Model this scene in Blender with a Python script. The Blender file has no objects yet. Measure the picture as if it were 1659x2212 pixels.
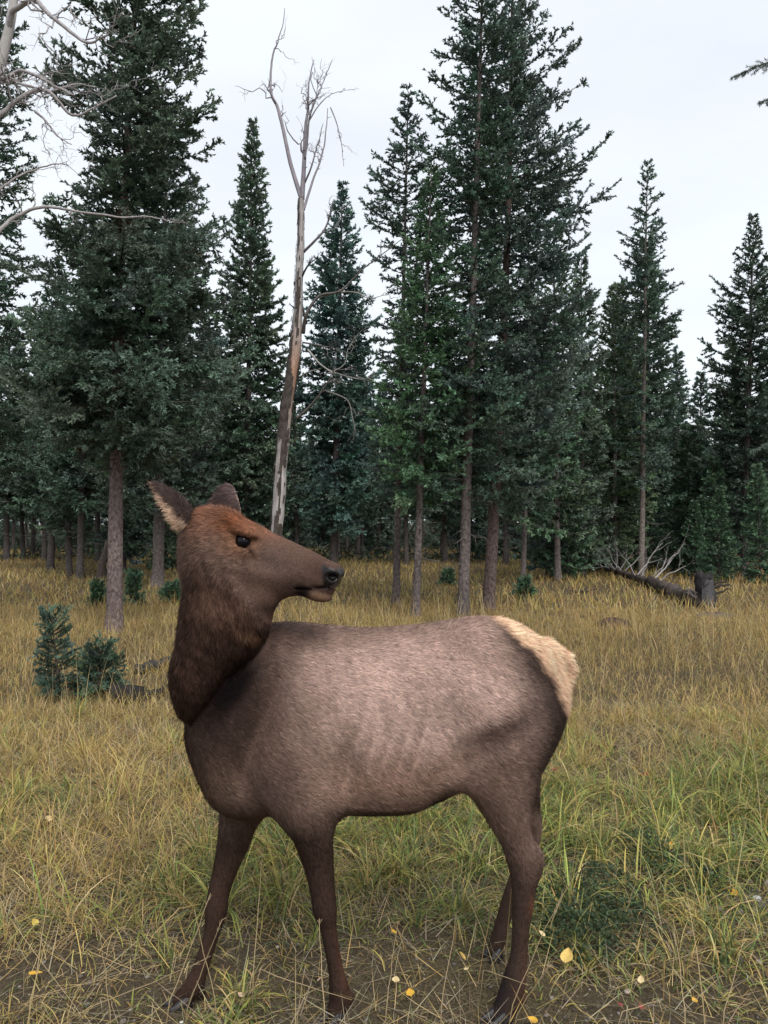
import bpy, math, random
import numpy as np
from mathutils import Vector

scene = bpy.context.scene
COL = scene.collection
# ---------------------------------------------------------------- camera
CAMH = 1.6          # eye height in metres
FPX = 1728.0        # focal length in units of a 1659 x 2212 frame
CX, HY = 829.5, 1130.0
cam_d = bpy.data.cameras.new('camera')
cam = bpy.data.objects.new('camera', cam_d)
COL.objects.link(cam)
cam.location = (0, 0, CAMH)
cam.rotation_euler = (math.radians(90), 0, 0)
cam_d.sensor_width = 36
cam_d.lens = FPX / 2212.0 * 36
cam_d.shift_y = (HY - 1106.0) / 2212.0
cam_d.clip_start = 0.05
cam_d.clip_end = 2000
scene.camera = cam
# ---------------------------------------------------------------- overcast sky
SUN_EL, SUN_AZ = math.radians(50), math.radians(158)   # azimuth clockwise from +Y
world = bpy.data.worlds.new('World')
scene.world = world
world.use_nodes = True
wn, wl = world.node_tree.nodes, world.node_tree.links
wn.clear()
w_out = wn.new('ShaderNodeOutputWorld')
w_bg = wn.new('ShaderNodeBackground')
w_bg.inputs['Strength'].default_value = 0.1
sky = wn.new('ShaderNodeTexSky')
sky.sky_type = 'NISHITA'
sky.sun_disc = False
sky.sun_elevation = SUN_EL
sky.sun_rotation = SUN_AZ
w_tc = wn.new('ShaderNodeTexCoord')
w_map = wn.new('ShaderNodeMapping')
w_map.inputs['Scale'].default_value = (1.0, 1.0, 3.2)
w_ns = wn.new('ShaderNodeTexNoise')
w_ns.inputs['Scale'].default_value = 1.7
w_ns.inputs['Detail'].default_value = 5.0
w_ns.inputs['Roughness'].default_value = 0.5
w_rp = wn.new('ShaderNodeValToRGB')
w_rp.color_ramp.elements[0].position = 0.32
w_rp.color_ramp.elements[0].color = (4.85, 5.1, 5.5, 1)
w_rp.color_ramp.elements[1].position = 0.62
w_rp.color_ramp.elements[1].color = (5.65, 5.95, 6.25, 1)
w_mx = wn.new('ShaderNodeMixRGB')
w_mx.inputs['Fac'].default_value = 0.93            # the cloud deck hides nearly all of the blue
wl.new(w_tc.outputs['Generated'], w_map.inputs['Vector'])
wl.new(w_map.outputs['Vector'], w_ns.inputs['Vector'])
wl.new(w_ns.outputs['Fac'], w_rp.inputs['Fac'])
wl.new(sky.outputs['Color'], w_mx.inputs['Color1'])
wl.new(w_rp.outputs['Color'], w_mx.inputs['Color2'])
wl.new(w_mx.outputs['Color'], w_bg.inputs['Color'])
wl.new(w_bg.outputs['Background'], w_out.inputs['Surface'])
sun_d = bpy.data.lights.new('sun', 'SUN')
sun_d.energy = 1.5
sun_d.angle = math.radians(28)
sun_d.color = (1.0, 0.955, 0.9)
sun = bpy.data.objects.new('sun', sun_d)
COL.objects.link(sun)
_sd = Vector((math.sin(SUN_AZ) * math.cos(SUN_EL), math.cos(SUN_AZ) * math.cos(SUN_EL), math.sin(SUN_EL)))
sun.rotation_euler = (-_sd).to_track_quat('-Z', 'Y').to_euler()
sun.location = _sd * 60
# ---------------------------------------------------------------- view
scene.view_settings.view_transform = 'Standard'
scene.view_settings.look = 'None'
scene.view_settings.exposure = 0.85
scene.view_settings.gamma = 1.0
scene.view_settings.use_curve_mapping = False
scene.render.engine = 'CYCLES'
scene.cycles.max_bounces = 6
scene.cycles.diffuse_bounces = 3
scene.cycles.transparent_max_bounces = 4
scene.cycles.use_denoising = True

# ================================================================ helpers
def W(x, y, Y):
    """a point seen at (x, y) of the 1659 x 2212 frame, Y metres away"""
    return np.array([(x - CX) / FPX * Y, Y, CAMH + (HY - y) / FPX * Y])

def depth(y):
    """distance of flat ground seen at height y"""
    return FPX * CAMH / (y - HY)

def lerp(a, b, t):
    return a + (b - a) * t

def smooth01(t):
    t = np.clip(t, 0, 1)
    return t * t * (3 - 2 * t)

def norm(v):
    return v / np.maximum(np.linalg.norm(v, axis=-1, keepdims=True), 1e-9)

def _hash(ix, iy, s):
    h = np.sin(ix * 127.1 + iy * 311.7 + s * 74.7) * 43758.5453
    return h - np.floor(h)

def vnoise(x, y, s=0.0):
    ix, iy = np.floor(x), np.floor(y)
    fx, fy = smooth01(x - ix), smooth01(y - iy)
    a, b = _hash(ix, iy, s), _hash(ix + 1, iy, s)
    c, d = _hash(ix, iy + 1, s), _hash(ix + 1, iy + 1, s)
    return lerp(lerp(a, b, fx), lerp(c, d, fx), fy)

def fbm(x, y, s=0.0, o=3):
    v, a, t = 0.0, 0.5, 0.0
    for k in range(o):
        v = v + a * vnoise(x * 2 ** k, y * 2 ** k, s + k)
        t += a
        a *= 0.5
    return v / t

HOOF_SPOTS = []     # (x, y, z) filled in below: the ground meets the hooves there

def gz(x, y):
    """height of the ground"""
    x = np.asarray(x, float); y = np.asarray(y, float)
    near = np.exp(-((y - 2) / 9.0) ** 2)
    z = 0.22 * (fbm(x * 0.12 + 3, y * 0.12, 5, 2) - 0.5) * (1 - near) + 0.10 * (fbm(x * 0.55 + 9, y * 0.55, 2, 3) - 0.5) * (0.35 + 0.65 * (1 - near))
    for hx, hy, hz in HOOF_SPOTS:
        w = np.exp(-(((x - hx) ** 2 + (y - hy) ** 2) / 0.18 ** 2))
        z = z * (1 - w) + hz * w
    return z

def mesh_obj(name, v, f, mat, parent=None, col=None, smooth=False, normals=None, extra=None):
    """one mesh object from arrays; f is an (n,3) or (n,4) array or a list of both"""
    v = np.asarray(v, np.float32)
    fl = f if isinstance(f, list) else [f]
    fl = [np.asarray(a, np.int32) for a in fl if len(a)]
    me = bpy.data.meshes.new(name)
    me.vertices.add(len(v))
    me.vertices.foreach_set('co', v.ravel())
    loops = np.concatenate([a.ravel() for a in fl])
    sizes = np.concatenate([np.full(len(a), a.shape[1], np.int32) for a in fl])
    starts = np.concatenate([[0], np.cumsum(sizes)[:-1]]).astype(np.int32)
    me.loops.add(len(loops))
    me.loops.foreach_set('vertex_index', loops)
    me.polygons.add(len(sizes))
    me.polygons.foreach_set('loop_start', starts)
    me.polygons.foreach_set('loop_total', sizes)
    if smooth:
        me.polygons.foreach_set('use_smooth', np.ones(len(sizes), bool))
    if col is not None:
        ca = me.color_attributes.new('tint', 'FLOAT_COLOR', 'POINT')
        c4 = np.ones((len(v), 4), np.float32)
        c4[:, :3] = col
        ca.data.foreach_set('color', c4.ravel())
    if extra is not None:
        for k, arr in extra.items():
            at = me.attributes.new(k, 'FLOAT', 'POINT')
            at.data.foreach_set('value', np.asarray(arr, np.float32))
    me.update()
    if normals is not None:
        me.normals_split_custom_set_from_vertices(np.asarray(normals, np.float32))
    me.materials.append(mat)
    o = bpy.data.objects.new(name, me)
    COL.objects.link(o)
    if parent is not None:
        o.parent = parent
    return o

def empty(name, loc, label=None, cat=None, group=None, rz=0.0):
    o = bpy.data.objects.new(name, None)
    o.empty_display_size = 0.2
    COL.objects.link(o)
    o.location = loc
    o.rotation_euler = (0, 0, rz)
    tag(o, label, cat, group)
    return o

def tag(o, label=None, cat=None, group=None, kind=None):
    if label: o['label'] = label
    if cat: o['category'] = cat
    if group: o['group'] = group
    if kind: o['kind'] = kind
    return o

class Acc:
    """collects vertices, faces and colours of one mesh"""
    def __init__(self):
        self.v, self.t, self.q, self.c, self.n = [], [], [], [], 0
    def add(self, v, tris=None, quads=None, col=(0.5, 0.5, 0.5)):
        v = np.asarray(v, float).reshape(-1, 3)
        self.v.append(v)
        c = np.empty((len(v), 3)); c[:] = col
        self.c.append(c)
        if tris is not None and len(tris): self.t.append(np.asarray(tris, int) + self.n)
        if quads is not None and len(quads): self.q.append(np.asarray(quads, int) + self.n)
        self.n += len(v)
    def tube(self, pts, rad, sides=8, col=(0.5, 0.5, 0.5), rough=0.0, rng=None, cap=True):
        pts = np.asarray(pts, float); k = len(pts)
        rad = np.broadcast_to(np.asarray(rad, float), (k,))
        tan = norm(np.gradient(pts, axis=0))
        ref = np.array([0.0, 1.0, 0.0]) if abs(tan[:, 1]).mean() < 0.8 else np.array([1.0, 0, 0])
        a = norm(np.cross(tan, ref)); b = np.cross(tan, a)
        th = np.arange(sides) / sides * 2 * np.pi
        ring = a[:, None, :] * np.cos(th)[None, :, None] + b[:, None, :] * np.sin(th)[None, :, None]
        rr = rad[:, None] * np.ones((k, sides))
        if rough and rng is not None:
            rr = rr * (1 + rough * (rng.random((k, sides)) - 0.5))
        v = (pts[:, None, :] + ring * rr[:, :, None]).reshape(-1, 3)
        i = np.arange(k - 1)[:, None] * sides; j = np.arange(sides)[None, :]
        jn = (j + 1) % sides
        q = np.stack([i + j, i + jn, i + sides + jn, i + sides + j], -1).reshape(-1, 4)
        t = []
        if cap:
            v = np.vstack([v, pts[:1], pts[-1:]])
            jj = np.arange(sides); jx = (jj + 1) % sides
            t = np.vstack([np.stack([np.full(sides, k * sides), jx, jj], -1),
                           np.stack([np.full(sides, k * sides + 1), (k - 1) * sides + jj, (k - 1) * sides + jx], -1)])
        c = np.asarray(col, float)
        if c.ndim == 2:
            c2 = np.repeat(c, sides, 0)
            c = np.vstack([c2, c[:1], c[-1:]]) if cap else c2
        self.add(v, t, q, c)
    def build(self, name, mat, parent=None, smooth=False, origin=None):
        v = np.vstack(self.v)
        if origin is not None: v = v - np.asarray(origin)
        f = []
        if self.t: f.append(np.vstack(self.t))
        if self.q: f.append(np.vstack(self.q))
        return mesh_obj(name, v, f, mat, parent, np.vstack(self.c), smooth)

def wander(p0, p1, n, amp, rng, sag=0.0):
    """a crooked line from p0 to p1"""
    p0, p1 = np.asarray(p0, float), np.asarray(p1, float)
    t = np.linspace(0, 1, n)[:, None]
    p = p0 + (p1 - p0) * t
    off = rng.normal(0, 1, (n, 3)); off = np.cumsum(off, 0); off -= off[0] + (off[-1] - off[0]) * t
    p = p + off * amp * np.linalg.norm(p1 - p0) / math.sqrt(n)
    p[:, 2] += sag * 4 * (t * (1 - t))[:, 0]
    return p

def spline(ctrl, n):
    """Catmull-Rom through the control points (any number of columns)"""
    c = np.asarray(ctrl, float)
    c = np.vstack([2 * c[0] - c[1], c, 2 * c[-1] - c[-2]])
    m = len(c) - 3
    u = np.linspace(0, m - 1e-6, n); i = u.astype(int); t = (u - i)[:, None]
    p0, p1, p2, p3 = c[i], c[i + 1], c[i + 2], c[i + 3]
    return 0.5 * (2 * p1 + (p2 - p0) * t + (2 * p0 - 5 * p1 + 4 * p2 - p3) * t ** 2 + (3 * p1 - p0 - 3 * p2 + p3) * t ** 3)

# ================================================================ materials
def new_mat(name, rough=0.8, spec=0.2):
    m = bpy.data.materials.new(name)
    m.use_nodes = True
    b = m.node_tree.nodes['Principled BSDF']
    b.inputs['Roughness'].default_value = rough
    b.inputs['Specular IOR Level'].default_value = spec
    return m, m.node_tree.nodes, m.node_tree.links, b

def tint_mat(name, rough=0.8, spec=0.2, nscale=None, nlo=0.8, nhi=1.2, bump=0.0, stretch=(1, 1, 1), sheen=0.0, translucent=0.0):
    """colour from the mesh's tint attribute, broken up by noise"""
    m, n, l, b = new_mat(name, rough, spec)
    at = n.new('ShaderNodeAttribute'); at.attribute_name = 'tint'
    src = at.outputs['Color']
    if nscale:
        tc = n.new('ShaderNodeTexCoord'); mp = n.new('ShaderNodeMapping')
        mp.inputs['Scale'].default_value = stretch
        ns = n.new('ShaderNodeTexNoise'); ns.inputs['Scale'].default_value = nscale
        ns.inputs['Detail'].default_value = 6; ns.inputs['Roughness'].default_value = 0.65
        mr = n.new('ShaderNodeMapRange')
        mr.inputs['From Min'].default_value = 0.3; mr.inputs['From Max'].default_value = 0.7
        mr.inputs['To Min'].default_value = nlo; mr.inputs['To Max'].default_value = nhi
        mul = n.new('ShaderNodeVectorMath'); mul.operation = 'SCALE'
        l.new(tc.outputs['Object'], mp.inputs['Vector']); l.new(mp.outputs['Vector'], ns.inputs['Vector'])
        l.new(ns.outputs['Fac'], mr.inputs['Value'])
        l.new(src, mul.inputs[0]); l.new(mr.outputs['Result'], mul.inputs['Scale'])
        src = mul.outputs['Vector']
        if bump:
            bp = n.new('ShaderNodeBump'); bp.inputs['Strength'].default_value = bump
            bp.inputs['Distance'].default_value = 0.02
            l.new(ns.outputs['Fac'], bp.inputs['Height']); l.new(bp.outputs['Normal'], b.inputs['Normal'])
    l.new(src, b.inputs['Base Color'])
    if translucent:
        tr = n.new('ShaderNodeBsdfTranslucent'); mx = n.new('ShaderNodeMixShader')
        mx.inputs['Fac'].default_value = translucent
        l.new(src, tr.inputs['Color'])
        l.new(b.outputs['BSDF'], mx.inputs[1]); l.new(tr.outputs['BSDF'], mx.inputs[2])
        l.new(mx.outputs['Shader'], n['Material Output'].inputs['Surface'])
    if sheen:
        b.inputs['Sheen Weight'].default_value = sheen
        b.inputs['Sheen Roughness'].default_value = 0.5
    return m

M_NEEDLE = tint_mat('spruce_needles', 0.6, 0.25, translucent=0.18)
M_BARK = tint_mat('spruce_bark', 0.9, 0.1, 26, 0.30, 1.75, 1.0, (1, 1, 0.7))
M_DEAD = tint_mat('weathered_wood', 0.85, 0.15, 18, 0.7, 1.25, 0.6, (1, 1, 0.25))
M_CHAR = tint_mat('charred_wood', 0.8, 0.2, 20, 0.5, 1.5, 1.0, (1, 1, 0.4))
M_GRASS = tint_mat('grass_blades', 0.6, 0.2, translucent=0.25)
M_LEAF = tint_mat('fallen_leaf', 0.55, 0.3, 60, 0.85, 1.15)
M_STONE = tint_mat('pebble', 0.85, 0.2, 40, 0.8, 1.2, 0.4)
# ================================================================ ground
for _hx, _hy, _Y in ((640, 1596, 2.60), (62, 1546, 2.72), (1262, 1602, 2.63), (1250, 1348, 2.95)):
    _p = (345.6 + _hx * 0.573, 1296.2 + _hy * 0.573)
    HOOF_SPOTS.append(tuple(W(_p[0], _p[1], _Y)))
def ground_material():
    m, n, l, b = new_mat('meadow_soil', 0.95, 0.1)
    tc = n.new('ShaderNodeTexCoord')
    def noise(sc, det=6, ro=.6):
        q = n.new('ShaderNodeTexNoise'); q.inputs['Scale'].default_value = sc; q.inputs['Detail'].default_value = det; q.inputs['Roughness'].default_value = ro
        l.new(tc.outputs['Object'], q.inputs['Vector']); return q
    a, c, d = noise(0.5, 4), noise(32, 10, .8), noise(120, 5, .75)
    r1 = n.new('ShaderNodeValToRGB'); e = r1.color_ramp.elements
    e[0].position, e[0].color = .36, (.022, .017, .013, 1)
    e[1].position, e[1].color = .66, (.190, .155, .115, 1)
    x = r1.color_ramp.elements.new(.5); x.color = (.075, .058, .044, 1)
    l.new(c.outputs['Fac'], r1.inputs['Fac'])
    r2 = n.new('ShaderNodeValToRGB'); e = r2.color_ramp.elements
    e[0].position, e[0].color = .38, (.040, .034, .020, 1)
    e[1].position, e[1].color = .66, (.20, .155, .090, 1)
    l.new(d.outputs['Fac'], r2.inputs['Fac'])
    mx = n.new('ShaderNodeMixRGB'); rr = n.new('ShaderNodeMapRange')
    rr.inputs['From Min'].default_value = .35; rr.inputs['From Max'].default_value = .6
    l.new(a.outputs['Fac'], rr.inputs['Value']); l.new(rr.outputs['Result'], mx.inputs['Fac'])
    l.new(r1.outputs['Color'], mx.inputs['Color1']); l.new(r2.outputs['Color'], mx.inputs['Color2'])
    l.new(mx.outputs['Color'], b.inputs['Base Color'])
    bp = n.new('ShaderNodeBump'); bp.inputs['Strength'].default_value = .8; bp.inputs['Distance'].default_value = .03
    l.new(c.outputs['Fac'], bp.inputs['Height']); l.new(bp.outputs['Normal'], b.inputs['Normal'])
    return m
def build_ground():
    def axis(fine, far):
        a = [0.0]; st = fine
        while a[-1] < far:
            a.append(a[-1] + st); st = fine + max(0, a[-1] - 6) * 0.08
        return np.array(a)
    ax = axis(0.13, 900); xs = np.concatenate([-ax[:0:-1], ax])
    ay = axis(0.13, 900); ys = np.concatenate([-ay[:0:-1], ay]) + 3.0
    X, Yg = np.meshgrid(xs, ys, indexing='ij')
    v = np.stack([X, Yg, gz(X, Yg)], -1).reshape(-1, 3)
    nx, ny = X.shape
    i = np.arange(nx - 1)[:, None] * ny; j = np.arange(ny - 1)[None, :]
    q = np.stack([i + j, i + ny + j, i + ny + j + 1, i + j + 1], -1).reshape(-1, 4)
    o = mesh_obj('ground', v, q, ground_material(), None, None, True)
    tag(o, 'brown soil and thatch of the meadow floor', 'ground', kind='structure')
build_ground()
# ================================================================ spruce trees
UP = np.array([0.0, 0.0, 1.0])

def rot_h(d, ang):
    c, s = np.cos(ang), np.sin(ang)
    return np.stack([d[:, 0] * c - d[:, 1] * s, d[:, 0] * s + d[:, 1] * c, d[:, 2]], 1)

def needles(rng, P, D, L, col, piece, nn, nl, nw):
    """brushes of needles along straight shoots (start P, direction D, length L)"""
    k = np.maximum(1, np.ceil(L / piece)).astype(int)
    idx = np.repeat(np.arange(len(P)), k)
    off = np.arange(len(idx)) - np.repeat(np.cumsum(k) - k, k)
    st = P[idx] + D[idx] * (off * (L / k)[idx])[:, None]
    ln = (L / k)[idx]; d = D[idx]; c = col[idx]
    last = (off == k[idx] - 1)
    ref = np.where(np.abs(d[:, 2:3]) < 0.9, UP, np.array([1.0, 0, 0]))
    a = norm(np.cross(d, ref)); b = np.cross(d, a)
    V, C = [], []
    m = len(idx)
    for j in range(nn):
        ph = rng.random(m) * 0.9 + j * 2 * np.pi / nn + np.pi / 2 * 0.2
        rad = a * np.cos(ph)[:, None] + b * np.sin(ph)[:, None]
        t0 = rng.random(m) * 0.75
        base = st + d * (ln * t0)[:, None]
        w = nw * rng.uniform(0.7, 1.3, m)
        l = nl * rng.uniform(0.7, 1.25, m)
        tip = base + d * (w * 0.5 + l * 0.85)[:, None] + rad * (l * 0.72)[:, None]
        V.append(np.stack([base - d * (w * 0.15)[:, None], base + d * w[:, None], tip], 1))
        sh = rng.uniform(0.72, 1.28, m)[:, None]
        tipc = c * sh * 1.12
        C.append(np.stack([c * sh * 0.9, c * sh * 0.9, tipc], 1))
    V = np.concatenate(V).reshape(-1, 3); C = np.concatenate(C).reshape(-1, 3)
    return V, C

def make_crown(rng, H, zc, prof, nb, axis, colour, spacing=0.075, sub=0.075, piece=0.085, nn=5, nl=0.030, nw=0.030,
               low=-0.30, top=0.75, inner=0.12, curl=0.30, gap=0.0, side_bias=None, tipcol=1.7, reach=1.0, brown=0.0):
    """needle mesh of one spruce; prof(z) = reach of the branches at height z, axis(z) = stem position"""
    nb = int(nb * 1.45)
    u = (np.arange(nb) + rng.random(nb)) / nb
    z = zc + (H - zc) * u ** 0.93
    az = np.arange(nb) * 2.399963 + rng.normal(0, 0.35, nb)
    L = prof(z) * rng.uniform(0.62, 1.12, nb)
    L = np.where(rng.random(nb) < gap * np.clip(((z - zc) / (H - zc) - .2) * 2.2, .08, 1), L * 0.45, L)
    if side_bias is not None:
        L = L * side_bias(az, z)
    L = np.maximum(L, 0.10) * reach
    q = (z - zc) / (H - zc)
    e = lerp(low, top, np.clip(q, 0, 1) ** 1.3) + rng.normal(0, 0.10, nb)
    cv = curl * rng.uniform(0.6, 1.3, nb) * (1 - 0.7 * q)
    hx, hy = np.cos(az), np.sin(az)
    base = np.stack([axis(z)[0], axis(z)[1], z], 1)
    def at(i, s):
        r = L[i] * s
        return base[i] + np.stack([hx[i] * r, hy[i] * r, r * (e[i] + cv[i] * s * s)], 1)
    def tang(i, s):
        return norm(np.stack([hx[i], hy[i], e[i] + 3 * cv[i] * s * s], 1))
    # colour of each branch
    bc = np.asarray(colour)[None, :] * rng.uniform(0.62, 1.30, (nb, 1)) * (1 + rng.normal(0, 0.05, (nb, 3)))
    if brown:
        mk = rng.random(nb) < brown
        bc[mk] = np.array((.075, .055, .038)) * rng.uniform(0.8, 1.3, (mk.sum(), 1))
    S = []
    # the branch itself, outer part
    ns = np.maximum(2, np.ceil(L / 0.16)).astype(int)
    bi = np.repeat(np.arange(nb), ns); k = np.arange(len(bi)) - np.repeat(np.cumsum(ns) - ns, ns)
    s0 = inner + (1 - inner) * k / ns[bi]; s1 = inner + (1 - inner) * (k + 1) / ns[bi]
    p0, p1 = at(bi, s0), at(bi, s1)
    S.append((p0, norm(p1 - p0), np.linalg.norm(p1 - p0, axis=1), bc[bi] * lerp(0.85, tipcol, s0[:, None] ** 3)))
    # shoots
    n1 = np.maximum(3, (L * (1 - inner) / spacing)).astype(int)
    i1 = np.repeat(np.arange(nb), n1)
    s = inner + (1 - inner) * (rng.random(len(i1)) ** 0.85)
    d = tang(i1, s)
    sg = np.where(rng.random(len(i1)) < 0.5, -1.0, 1.0)
    d1 = rot_h(d, sg * rng.uniform(0.65, 1.15, len(i1)))
    d1[:, 2] += rng.normal(-0.12, 0.22, len(i1))
    hang = rng.random(len(i1)) < 0.16
    d1[hang, 2] -= 0.7
    d1 = norm(d1)
    l1 = (0.44 * L[i1] * (1 - s) ** 0.8 + 0.07) * rng.uniform(0.55, 1.1, len(i1))
    l1 = np.minimum(l1, 0.60)
    P1 = at(i1, s)
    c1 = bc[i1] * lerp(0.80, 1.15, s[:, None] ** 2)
    S.append((P1, d1, l1, c1))
    # side shoots, with paler young tips
    n2 = np.maximum(0, (l1 / sub)).astype(int)
    i2 = np.repeat(np.arange(len(i1)), n2)
    t = rng.random(len(i2)) ** 0.8
    sg = np.where(rng.random(len(i2)) < 0.5, -1.0, 1.0)
    d2 = rot_h(d1[i2], sg * rng.uniform(0.55, 1.05, len(i2)))
    d2[:, 2] += rng.normal(0.02, 0.28, len(i2))
    d2 = norm(d2)
    l2 = (0.32 * l1[i2] * (1 - t) + 0.055) * rng.uniform(0.7, 1.3, len(i2))
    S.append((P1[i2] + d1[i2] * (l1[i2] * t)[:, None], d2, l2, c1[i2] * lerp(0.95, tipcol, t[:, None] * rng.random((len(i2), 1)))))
    P = np.vstack([a[0] for a in S]); D = np.vstack([a[1] for a in S]); LL = np.concatenate([a[2] for a in S]); CC = np.vstack([a[3] for a in S])
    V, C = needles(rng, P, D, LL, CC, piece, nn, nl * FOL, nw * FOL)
    # branch wood as thin three-sided sticks
    ks = np.linspace(0, 1, 5)
    pts = np.stack([at(np.arange(nb), np.full(nb, q_)) for q_ in ks], 1)
    r = (0.006 + 0.008 * L)[:, None] * (1 - 0.9 * ks)[None, :]
    t_ = norm(np.gradient(pts, axis=1)); a = norm(np.cross(t_, UP)); b = np.cross(t_, a)
    rings = [pts + (a * math.cos(w) + b * math.sin(w)) * r[:, :, None] for w in (0.5, 2.6, 4.7)]
    wv = np.stack(rings, 2).reshape(nb, -1, 3)          # nb, 5*3
    q = []
    for i in range(4):
        for j in range(3):
            jn = (j + 1) % 3
            q.append([i * 3 + j, i * 3 + jn, (i + 1) * 3 + jn, (i + 1) * 3 + j])
    q = np.array(q)
    wq = (q[None] + (np.arange(nb) * 15)[:, None, None]).reshape(-1, 4) + len(V)
    wc = np.tile(np.array([[.075, .062, .052]]), (nb * 15, 1))
    return np.vstack([V, wv.reshape(-1, 3)]), [np.arange(len(V)).reshape(-1, 3), wq], np.vstack([C, wc])

def make_trunk(rng, H, r0, axis, col, flare=1.35, sides=12, stubs=0, stub_lo=0.6, stub_hi=3.0, stub_len=0.5):
    acc = Acc()
    z = np.concatenate([[-0.25, 0.0, 0.12, 0.35], np.linspace(0.7, H, 22)])
    ax = axis(z)
    pts = np.stack([ax[0], ax[1], z], 1)
    rad = r0 * np.clip(1 - z / H, 0.0, 1) ** 0.85 + 0.006
    rad = rad * (1 + (flare - 1) * np.exp(-np.maximum(z, 0) / 0.18))
    c = np.asarray(col) * rng.uniform(0.85, 1.15, (len(z), 1))
    acc.tube(pts, rad, sides, c, 0.14, rng)
    for i in range(stubs):
        zz = rng.uniform(stub_lo, stub_hi); a = rng.uniform(0, 2 * np.pi); l = stub_len * rng.uniform(0.3, 1.3)
        b = np.array([axis(zz)[0], axis(zz)[1], zz], float)
        tip = b + np.array([math.cos(a) * l, math.sin(a) * l, l * rng.uniform(-0.35, 0.15)])
        p = wander(b, tip, 5, 0.10, rng)
        acc.tube(p, np.linspace(0.011, 0.003, 5), 4, np.asarray((.11, .10, .09)) * rng.uniform(.7, 1.3))
        for _ in range(2):
            t = rng.integers(1, 4); q = p[t] + rng.normal(0, 0.12, 3) * l + (tip - b) * 0.25
            acc.tube(wander(p[t], q, 3, 0.1, rng), [0.005, .004, .002], 3, (.12, .11, .10))
    return acc

FOL = 1.55
TREE_ROOTS = []
def hero(seed, base, tip, bottom, widths, label, trunk_px, colour=(.034, .060, .052), nb=150, bark=(.125, .105, .100), group='spruces at the edge of the clearing',
         dY=None, lean_curve=0.0, cat='spruce tree', wscale=1.0, stubs=10, stub_lo=0.8, **kw):
    """one spruce measured on the photograph: base and tip in frame units, widths = [(frame y, half width)]"""
    rng = np.random.default_rng(seed)
    Y = depth(base[1]) if dY is None else dY
    p = W(base[0], base[1], Y); g = float(gz(p[0], Y))
    m = Y / FPX
    H = (base[1] - tip[1]) * m
    lean = (tip[0] - base[0]) * m
    axis = lambda z: (lean * (np.asarray(z, float) / H) + lean_curve * np.sin(np.asarray(z, float) / H * np.pi), 0.02 * np.sin(np.asarray(z, float) * 1.3 + seed))
    ws = sorted([((base[1] - y) * m, w * m * wscale) for y, w in widths] + [(H, 0.05)])
    zs, rs = np.array([a[0] for a in ws]), np.array([a[1] for a in ws])
    prof = lambda z: np.interp(z, zs, rs)
    zc = (base[1] - bottom) * m
    t = empty('spruce_tree', (p[0], Y, g), label, cat, group)
    TREE_ROOTS.append((p[0], Y))
    make_trunk(rng, H, trunk_px * 0.5 * m, axis, bark, stubs=stubs, stub_lo=stub_lo, stub_hi=max(zc + 0.5, stub_lo + 0.5)).build('trunk', M_BARK, t, True)
    colour = np.array(colour) * (1 + rng.uniform(-1, 1, 3) * np.array((.14, .06, .14)))
    v, f, c = make_crown(rng, H, zc, prof, nb, axis, colour, **kw)
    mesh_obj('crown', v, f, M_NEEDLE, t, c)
    return t

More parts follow.
